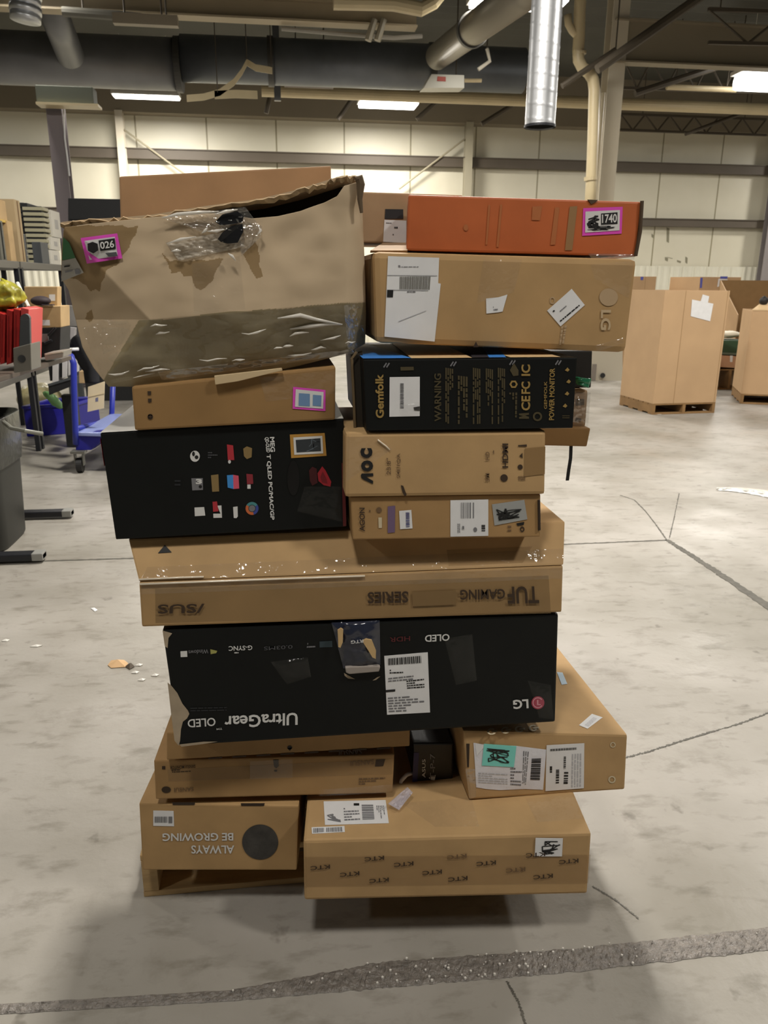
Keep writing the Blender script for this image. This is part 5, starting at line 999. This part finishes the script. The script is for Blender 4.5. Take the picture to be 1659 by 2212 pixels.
r = thing('pale_tray_stack', 'stack of pale-edged trays beside the black trays on the top shelf', 'trays', (SHX-0.1, 7.5, ZS))
a, b = atX(86, 445, SHX-0.05), atX(97, 445, SHX-0.05); zb = ZS
for k in range(11):
    z0 = zb+(a.z-zb)*k/11; MB().box((SHX-0.12, (a.y+b.y)/2, z0+(a.z-zb)/22), (0.2, b.y-a.y, (a.z-zb)/11*0.62)).build('tray', mat('tray_cream', '#a5a084', 0.5), r, bevel=0.003)
MB().box((SHX-0.13, (a.y+b.y)/2, (zb+a.z)/2), (0.17, b.y-a.y-0.02, a.z-zb-0.004)).build('tray_core', M_BLK, r)
shelf_item('grey_tower_case', 'upright dark grey tower case in front of the pale trays', 'case', 86, 104, 524, SHX+0.06, M_GREYP, dep=0.08)
for k, (yt, yb) in enumerate([(456, 512), (513, 540), (541, 588)]):
    a, b = atX(109, yt, SHX), atX(128, yt, SHX); zt = (a.z+b.z)/2; zb = ZS if k == 2 else (atX(104, yb, SHX).z+atX(127, yb, SHX).z)/2
    r = thing('white_carton', ['topmost tall white carton at the right end of the top shelf', 'middle white carton at the right end of the top shelf', 'lowest white carton at the right end of the top shelf'][k], 'box', (SHX-0.12, (a.y+b.y)/2, zb), 'white cartons on the top shelf')
    MB().box((SHX-0.12, (a.y+b.y)/2, (zt+zb)/2+0.001), (0.24, b.y-a.y-0.01, zt-zb-0.004)).build('carton_body', mat('white_card_far', '#cdc9bd', 0.5), r, bevel=0.003)
    MB().box((SHX+0.001, (a.y+b.y)/2, (zt+zb)/2), (0.004, (b.y-a.y)*0.35, (zt-zb)*0.35)).build('carton_label', mat('card_label_grey', '#a9a7a2', 0.5), r)
# big black cabinet behind the tattered box
r, d = up('black_cabinet', 'tall black cabinet behind the tattered box, right of the purple-grey column', 'cabinet', [(147, 428), (300, 431), (300, 474), (147, 474)], 10.4, 0.5, M_BLK, 'cabinet_top')
P_ = d['fr']; MB().box(((P_[3].x+P_[2].x)/2, 10.66, P_[3].z/2), (P_[2].x-P_[3].x, 0.5, P_[3].z-0.006)).build('cabinet_body', M_BLK, r)
# lower shelf binders, bags and blue tub
M_WB = mat('white_binder', '#c9c6c4', 0.45)
for k, (x0, x1, y0, y1) in enumerate([(113, 126, 782, 828), (134, 146, 776, 818), (147, 158, 772, 812)]):
    r, d = up('white_binder', ['leftmost of three white-spined binders behind the blue trolley post', 'middle of three white-spined binders behind the blue trolley post', 'rightmost of three white-spined binders behind the blue trolley post'][k], 'binder', [(x0, y0), (x1, y0-3), (x1-1, y1-4), (x0, y1)], 7.4, 0.25, M_WB, 'binder_spine', 'white-spined binders')
    MB().box((d['fr'][0]+d['bk'][2])/2+Vector((-0.045, 0.02, 0)), (0.03, 0.24, 0.17)).build('binder_cover', M_BLK, r)
r, d = up('dark_crate', 'low dark crate under the white-spined binders', 'crate', [(104, 832), (165, 814), (165, 830), (106, 854)], 7.25, 0.35, M_BLK, 'crate_body'); MB().bar(d['fr'][0], d['fr'][1], 0.02).build('crate_rim', M_GREYP, r)
P_ = (d['fr'][3]+d['fr'][2])/2; MB().box((P_.x, P_.y+0.2, P_.z/2-0.03), (0.12, 0.1, P_.z-0.08)).build('crate_stand', M_BLK, r)
t = thing('plastic_sack', 'pale yellowish sack of packing plastic on the floor behind the desk column', 'sack', atZ(72, 890, 0))
c = atY(84, 852, 9.3); c0 = c.copy(); mb = MB()
mb.grid(lambda u, v: Vector((c.x, c.y, c.z/2+0.06))+Vector((math.cos(2*math.pi*u)*math.sin(math.pi*v)**0.6*0.24, math.sin(2*math.pi*u)*math.sin(math.pi*v)**0.6*0.2, -math.cos(math.pi*v)*(c.z/2+0.06)))*(1+0.12*noise.noise(Vector((math.cos(6.28*u)*2, math.sin(6.28*u)*2, v*5)))), 30, 20)
mb.build('sack_body', mat('sack_yellowish', '#a39a72', 0.35, var=0.2, vscale=12, bump=0.8, bscale=16), t, smooth=True)
t = thing('green_bag', 'light green plastic bag on the edge of the blue tub', 'bag', atY(118, 868, 7.9)); c = atY(116, 864, 7.9); mb = MB()
mb.grid(lambda u, v: c+Vector((math.cos(2*math.pi*u)*math.sin(math.pi*v)*0.09, math.sin(2*math.pi*u)*math.sin(math.pi*v)*0.07, -math.cos(math.pi*v)*0.055-0.07*math.cos(2*math.pi*u)*math.sin(math.pi*v)))*(1+0.3*noise.noise(Vector((u*6, v*5, 3)))), 24, 14)
mb.build('bag_body', mat('light_green_film', '#86b978', 0.3, bump=0.5, bscale=18), t, smooth=True)
t = thing('blue_tub', 'deep blue plastic tub on the floor behind the blue trolley', 'tub', atZ(110, 935, 0))
a, b = atZ(58, 944, 0), atZ(168, 936, 0); H_ = atY(60, 878, a.y).z; M_BLUE = mat('deep_blue_plastic', '#1d1a86', 0.4)
w = Vector((b.x-a.x, b.y-a.y, 0)); dd = Vector((0.12, 0.50, 0))
mb = MB(); o_ = [a, b, b+dd, a+dd]; i_ = [a+w*0.05+dd*0.06, b-w*0.05+dd*0.06, b-w*0.05+dd*0.94, a+w*0.05+dd*0.94]
mb.add([p for p in o_]+[p+Vector((0, 0, H_)) for p in o_]+[p+Vector((0, 0, H_)) for p in i_]+[p+Vector((0, 0, 0.03)) for p in i_], [(0, 1, 2, 3)]+[(k, (k+1) % 4, 4+(k+1) % 4, 4+k) for k in range(4)]+[(4+k, 4+(k+1) % 4, 8+(k+1) % 4, 8+k) for k in range(4)]+[(8+k, 8+(k+1) % 4, 12+(k+1) % 4, 12+k) for k in range(4)]+[(12, 13, 14, 15)]); mb.build('tub_body', M_BLUE, t, bevel=0.01)
mb = MB()
for k in range(4): mb.bar(o_[k]+Vector((0, 0, H_-0.01)), o_[(k+1) % 4]+Vector((0, 0, H_-0.01)), 0.035, 0.03)
mb.build('tub_rim', mat('blue_rim', '#2b2aa0', 0.35), t, bevel=0.006)
# blue trolley
t = thing('blue_trolley', 'blue platform trolley with an upright tube frame and swivel wheels', 'trolley', atZ(175, 1020, 0)); M_TB = mat('trolley_blue', '#27339a', 0.4)
A = 6.38; B = 7.3; MB().tube([atY(136, 764, 6.9), atY(146, 764, 6.6), atY(154, 770, A), atY(159, 785, A), atY(160, 850, A), atY(163, 930, A), atY(164, 960, A)], 0.024, 12).build('left_post', M_TB, t, smooth=True)
MB().tube([atY(244, 830, B), atY(241, 908, B), atY(241, 920, B)], 0.024, 12).build('right_post', M_TB, t, smooth=True)
MB().tube([atY(162, 927, A), atY(241, 907, B)], 0.022, 12).build('cross_bar', M_TB, t, smooth=True); MB().tube([atY(136, 756, 6.6), atY(170, 754, 6.6)], 0.013, 10).build('top_bar', mat('bar_highlight', '#d8d8d6', 0.3), t, smooth=True)  # white of the top bar paints the highlight along it
a = atY(164, 934, A); b = atY(241, 914, B); b.z = a.z; sd = Vector((1.15, -0.25, 0))
mb = MB(); mb.hexa([a, a+sd, a+sd-Vector((0, 0, 0.03)), a-Vector((0, 0, 0.03))], [b, b+sd, b+sd-Vector((0, 0, 0.03)), b-Vector((0, 0, 0.03))]); mb.build('deck', mat('deck_pale_blue', '#8e9bd0', 0.3), t, bevel=0.006)
mb = MB(); q = [(163, 938), (226, 930), (214, 958), (196, 972), (164, 972)]; mb.prism([atY(x, y, A) for x, y in q], (0.02, 0.08, 0)); mb.build('corner_plate', mat('trolley_deep_blue', '#1f1f86', 0.4), t)
M_TYRE = mat('tyre_black', '#1c1c1c', 0.6); M_FORK = mat('fork_grey', '#77766f', 0.35, metal=0.5)
def castor(c):
    MB().box((c.x, c.y, 0.172), (0.11, 0.1, 0.02)).build('castor_plate', M_FORK, t); MB().tube([(c.x-0.022, c.y, 0.06), (c.x+0.022, c.y, 0.06)], 0.06, 24).build('wheel', M_TYRE, t)
    mb = MB(); mb.box((c.x-0.032, c.y, 0.115), (0.008, 0.06, 0.11)).box((c.x+0.032, c.y, 0.115), (0.008, 0.06, 0.11)).box((c.x, c.y, 0.17), (0.07, 0.06, 0.012)); mb.build('castor_fork', M_FORK, t)
for c in (atZ(175, 1020, 0), atZ(175, 1020, 0)+Vector((0.05, 0.75, 0)), atZ(175, 1020, 0)+Vector((1.0, -0.2, 0)), atZ(175, 1020, 0)+Vector((1.05, 0.55, 0))): castor(c)
r, d = up('paper_board', 'cream board with a small dark mark hung on the blue trolley frame', 'board', [(190, 836), (226, 824), (224, 882), (189, 890)], 6.5, 0.012, mat('cream_board', '#d6c6a4', 0.6), 'board_sheet', bevel=0.001); sticker(r, d['front'], [(206, 860), (212, 858), (212, 867), (206, 868)], mat('mark_grey_blue', '#6b6c86', 0.6), 'printed_mark'); MB().bar(d['front'].pt(189, 858, 0.001), d['front'].pt(226, 850, 0.001), 0.004).build('fold_line', mat('fold_tan', '#b3a384', 0.6), r)
t = thing('black_jacket', 'black jacket slung over the back of the trolley frame', 'jacket', atY(195, 830, 6.75)); mb = MB()
def jk(u, v):
    P = [(166, 722), (186, 752), (205, 775), (214, 826)]; Q = [(152, 742), (168, 782), (186, 800), (190, 828)]
    a, b = along(P, v), along(Q, v); x, y = lerp(b[0], a[0], u), lerp(b[1], a[1], u); return atY(x, y, 6.72+0.04*math.sin(5*u+3*v))
def along(P, t_):
    L = [math.dist(P[i], P[i+1]) for i in range(len(P)-1)]; s_ = t_*sum(L)
    for i, l in enumerate(L):
        if s_ <= l or i == len(L)-1: k = s_/l; return (lerp(P[i][0], P[i+1][0], k), lerp(P[i][1], P[i+1][1], k))
        s_ -= l
mb.grid(jk, 14, 24); mb.build('jacket_cloth', mat('black_cloth', '#121214', 0.85, bump=0.3, bscale=20), t, smooth=True, solid=0.05)
r, d = up('white_cushion', 'white padded cushion panel standing beyond the trolley post', 'panel', [(136, 706), (162, 708), (160, 758), (134, 756)], 9.0, 0.08, mat('panel_white_far', '#b7b3b3', 0.5), 'panel_body'); P_ = d['fr']; MB().box(((P_[3].x+P_[2].x)/2, P_[2].y+0.05, P_[3].z/2), (0.08, 0.06, P_[3].z)).build('panel_stand', M_GREYP, r)
r, d = up('grey_machine', 'grey boxy machine behind the white padded panel', 'machine', [(134, 660), (168, 662), (166, 705), (135, 705)], 9.3, 0.2, mat('machine_grey', '#8a8783', 0.5), 'machine_head'); P_ = d['fr']; MB().box(((P_[3].x+P_[2].x)/2, P_[2].y+0.1, P_[3].z/2), (0.1, 0.08, P_[3].z)).build('machine_stand', M_GREYP, r)
r, d = up('small_carton', 'little brown carton seen through the trolley frame', 'box', [(170, 802), (190, 802), (190, 828), (171, 828)], 6.9, 0.15, M_KB, 'carton_body')

# ------------------------------------------------------------------ right background: pallet boxes
M_GAY = kraft('kraft_gaylord', '#bf9f7a', var=0.05, vscale=3, bump=0.06); M_GAYIN = kraft('kraft_gaylord_inner', '#96764e', var=0.05)
def bulk_box(label, base, yaw, w, dep, z0, z1, open_top=True, seams=(0.33,), mats=None):
    """tall corrugated pallet box: four walls, open at the top, with fold lines"""
    t = thing('bulk_box', label, 'box', base); Rz = Matrix.Rotation(yaw, 3, 'Z'); W = lambda x, y, z: Vector(base)+Rz @ Vector((x, y, z)); th = 0.014; m = mats or M_GAY
    MB().box(W(w/2, th/2, (z0+z1)/2), (w, th, z1-z0), R=Rz).build('front_wall', m, t, bevel=0.003); MB().box(W(w/2, dep-th/2, (z0+z1)/2), (w, th, z1-z0), R=Rz).build('rear_wall', m, t)
    MB().box(W(th/2, dep/2, (z0+z1)/2), (th, dep-2*th, z1-z0), R=Rz).build('left_wall', m, t); MB().box(W(w-th/2, dep/2, (z0+z1)/2), (th, dep-2*th, z1-z0), R=Rz).build('right_wall', m, t)
    MB().box(W(w/2, dep/2, z0+0.006), (w-2*th, dep-2*th, 0.012), R=Rz).build('bottom_sheet', m, t)
    for s_ in seams: MB().box(W(w*s_, -0.0005, (z0+z1)/2), (0.006, 0.002, z1-z0), R=Rz).build('fold_line', mat('fold_shadow_tan', '#9d7f58', 0.7), t)
    return t, W
fl = atZ(1408, 896, 0); frr = atZ(1543, 892, 0); yaw = math.atan2(frr.y-fl.y, frr.x-fl.x); wA = (frr-fl).length
zt = atY(1402, 627, fl.y).z
def pallet_at(label, base, yaw, w, d, group): 
    return pallet(label, base.x, base.y, w, d, 0.13, yaw, group, mat('pallet_brown', '#8d6d45', 0.75, var=0.15, vscale=8))
dA = 0.80
pallet_at('wooden pallet under the tall bulk box right of the stack', fl, yaw, wA, dA, 'pallets under bulk boxes')
bA, W = bulk_box('tall plain brown bulk box on a pallet, with white papers taped near its top', fl+Vector((0, 0, 0)), yaw, wA, dA, 0.131, zt, seams=(0.32, 0.97))
F = Face(W(0, -0.002, 1), (math.sin(yaw), -math.cos(yaw), 0))
o = sticker(bA, F, [(1495, 647), (1541, 656), (1534, 694), (1492, 683)], M_WHITE, 'taped_paper', 0.002); o = sticker(bA, F, [(1518, 636), (1532, 640), (1529, 656), (1513, 652)], M_WHITE, 'taped_paper', 0.003)
flB = atZ(1598, 872, 0); yawB = -0.42; pallet_at('wooden pallet under the bulk box at the right edge', flB, yawB, 1.0, 0.9, 'pallets under bulk boxes')
zB = atY(1612, 671, flB.y).z; bB, W = bulk_box('pale brown bulk box cut off by the right edge, black ball on it', flB, yawB, 1.0, 0.9, 0.131, zB, seams=())
mb = MB(); a = W(0.0, 0, zB); mb.prism([a+Vector((-0.01, 0, 0.0)), W(0.9, 0.0, zB), W(0.9, 0.25, zB+0.10), W(0.15, 0.3, zB+0.10)], (0, 0, 0.012)); mb.build('top_flap', kraft('kraft_flap_bright', '#c9ad85'), bB)
c = atY(1650, 650, flB.y+0.12); t = thing('black_ball', 'round black ball resting on the flap of the right-edge bulk box', 'ball', c); mb = MB(); mb.grid(lambda u, v: c+0.055*Vector((math.cos(2*math.pi*u)*math.sin(math.pi*v), math.sin(2*math.pi*u)*math.sin(math.pi*v), -math.cos(math.pi*v))), 24, 14); mb.build('ball_body', mat('ball_black', '#1d1a19', 0.6), t, smooth=True); MB().tube([c+Vector((0, 0, 0.052)), c+Vector((0, 0, 0.062))], 0.012, 10).build('ball_valve', M_GREYP, t)
# farther boxes
P0 = atY(1513, 598, 13.5); bC, W = bulk_box('farther bulk box with blue printing, behind the papered one', Vector((P0.x, 13.5, 0)), 0.12, 0.85, 0.9, 0.0, P0.z, seams=(0.6,)); F = Face(W(0, -0.002, 1), (math.sin(.12), -math.cos(.12), 0))
for q in ([(1513, 600), (1518, 600), (1516, 622), (1512, 622)], [(1556, 597), (1572, 597), (1571, 602), (1556, 602)], [(1557, 614), (1567, 614), (1566, 624), (1556, 624)]): sticker(bC, F, q, mat('label_blue', '#5b62b8', 0.5), 'blue_print', 0.002)
sticker(bC, F, [(1552, 602), (1572, 603), (1571, 614), (1549, 620)], M_WHITE, 'white_label', 0.003)
P0 = atY(1601, 605, 12.5); 
t = thing('open_bulk_box', 'open brown bulk box showing its inside, behind the right-edge bulk box', 'box', (P0.x+0.5, 12.9, 0)); z1 = P0.z
MB().box((P0.x+0.6, 13.1, z1/2), (1.25, 0.014, z1)).build('rear_wall', M_GAYIN, t); MB().prism([(P0.x-0.02, 13.1, 0), (P0.x-0.16, 12.2, 0), (P0.x-0.16, 12.2, z1-0.55), (P0.x-0.02, 13.1, z1)], (0.014, 0, 0)).build('left_wall', M_GAY, t); MB().box((P0.x+0.55, 12.2, 0.3), (1.35, 0.014, 0.6)).build('front_wall', M_GAYIN, t); MB().box((P0.x+1.2, 12.65, z1/2), (0.014, 0.9, z1)).build('right_wall', M_GAYIN, t)
P0 = atY(1360, 597, 14.0); bE, W = bulk_box('farthest bulk box with its top corner above the papered one', Vector((P0.x, 14.0, 0)), 0.0, 0.52, 0.8, 0.0, P0.z, seams=(0.6,)); F = Face(W(0, -0.002, 1), (0, -1, 0)); sticker(bE, F, [(1384, 598), (1390, 598), (1389, 605), (1384, 605)], MATS['label_blue'], 'blue_print', 0.002)
# green crate on a pinkish carton between the bulk boxes
a, b = atZ(1545, 818, 0), atZ(1612, 822, 0); Yc = 10.8
r, d = up('pink_brown_carton', 'pinkish carton on a low pallet, between the two nearest bulk boxes', 'box', [(1540, 766), (1625, 772), (1622, 797), (1540, 792)], Yc, 0.6, kraft('kraft_pink', '#bd9374'), 'carton_body'); zc0 = d['fr'][3].z
sticker(r, d['front'], [(1577, 768), (1583, 768), (1582, 782), (1577, 782)], M_WHITE, 'white_label')
pallet('low pallet under the pinkish carton and green crate', d['fr'][3].x, Yc+0.02, d['fr'][2].x-d['fr'][3].x, 0.6, max(0.1, min(d['fr'][2].z, d['fr'][3].z)-0.004), 0, None, MATS['pallet_brown'])
r, d = up('green_crate', 'dark green crate on the pinkish carton', 'crate', [(1540, 735), (1622, 736), (1622, 768), (1540, 764)], Yc, 0.5, mat('crate_green', '#2f4a34', 0.5), 'crate_body'); MB().bar(d['fr'][3]+Vector((0, -0.006, 0.012)), d['fr'][2]+Vector((0, -0.006, 0.012)), 0.012, 0.03).build('crate_band', mat('crate_band_grey', '#5f6a5d', 0.5), r)
t = thing('foam_scraps', 'pale foam scraps on top of the green crate', 'foam', atY(1570, 735, Yc)); mb = MB()
c = atY(1572, 722, Yc+0.25); mb.grid(lambda u, v: c+Vector((math.cos(2*math.pi*u)*math.sin(math.pi*v)*0.22, math.sin(2*math.pi*u)*math.sin(math.pi*v)*0.12, -math.cos(math.pi*v)*0.05))*(1+0.3*noise.noise(Vector((u*7, v*5, 3)))), 30, 12); mb.build('foam_heap', mat('foam_cream', '#d9d0bb', 0.6), t, smooth=True)
# white cabinet and column stub seen between the stack and the tall bulk box
r, d = up('white_machine', 'white machine with a black knob left of the tall bulk box', 'machine', [(1270, 740), (1345, 740), (1345, 834), (1270, 832)], 12.0, 0.6, mat('machine_white', '#c9c3b2', 0.45), 'machine_body'); P_ = d['fr']; MB().box(((P_[3].x+P_[2].x)/2, 12.3, P_[3].z/2), (P_[2].x-P_[3].x, 0.55, P_[3].z)).build('machine_base', mat('base_grey', '#8f8a80', 0.5), r); MB().tube([d['front'].pt(1302, 811, 0), d['front'].pt(1302, 811, 0.05)], 0.04, 16).build('knob', M_BLK, r); MB().box(d['front'].pt(1282, 815, 0.01), (0.07, 0.02, 0.42)).build('side_bracket', mat('bracket_grey', '#8d867e', 0.5), r)

# ------------------------------------------------------------------ litter on the floor
M_SCRAP = kraft('kraft_scrap', '#c9a67c')
def scrap(name, label, px, m, seed, h=0.012, cat='scrap'):
    P = [atZ(x, y, 0.002) for x, y in px]; c = sum(P, Vector())/len(P); mb = MB()
    mb.add(P+[c+Vector((0, 0, h))], [(i, (i+1) % len(P), len(P)) for i in range(len(P))]); return tag(mb.build(name, m, solid=0.002), label, cat)
scrap('cardboard_scrap', 'torn scrap of cardboard on the floor left of the stack', [(233, 1437), (240, 1427), (268, 1426), (277, 1433), (271, 1441), (240, 1443)], M_SCRAP, 1, 0.02)
scrap('cardboard_scrap', 'dark curled scrap beside the torn cardboard on the floor', [(270, 1440), (283, 1432), (291, 1440), (280, 1446)], mat('scrap_dark', '#4d4234', 0.7), 2, 0.014)
scrap('paper_scrap', 'small white paper fleck on the floor left of the upside-down words', [(196, 1314), (204, 1313), (211, 1318), (205, 1321)], M_WHITE, 3, 0.004)
t = thing('plastic_strip', 'shiny crumpled strip of plastic film on the floor at the right edge', 'plastic', atZ(1610, 1062, 0)); mb = MB()
g = lambda u, v: atZ(lerp(1548, 1690, u), 1056+18*u*u+ (v-0.5)*(6+12*u), 0.004+0.02*abs(noise.noise(Vector((u*8, v*3, 2))))*math.sin(math.pi*v)); mb.grid(g, 50, 8); mb.build('film_strip', mat('milky_shiny_film', '#e5e2da', 0.2, spec=0.9), t, smooth=True)
R = random.Random(21)
for k, (x, y, lab) in enumerate([(300, 1436, 'tiny clear plastic shred right of the cardboard scrap'), (292, 1452, 'tiny clear plastic shred nearest below the cardboard scrap'), (335, 1458, 'tiny clear plastic shred close to the black torn box'), (306, 1468, 'tiny clear plastic shred lowest below the cardboard scrap'), (12, 1383, 'pale plastic shred at the left edge of the floor'), (78, 1395, 'long thin clear shred near the left edge of the floor'), (1425, 893, 'white shred on the floor between the two bulk boxes')]):
    a = R.uniform(0, 3); l = 9 if k < 5 else 14; scrap('plastic_shred', lab, [(x-l, y+2), (x-2, y-2.5), (x+l, y-1), (x+3, y+2.5)], MATS['milky_shiny_film'], k, 0.006, 'plastic')

# ------------------------------------------------------------------ tidy helper marks
for o in bpy.data.objects:
    if '_o' in o: del o['_o']
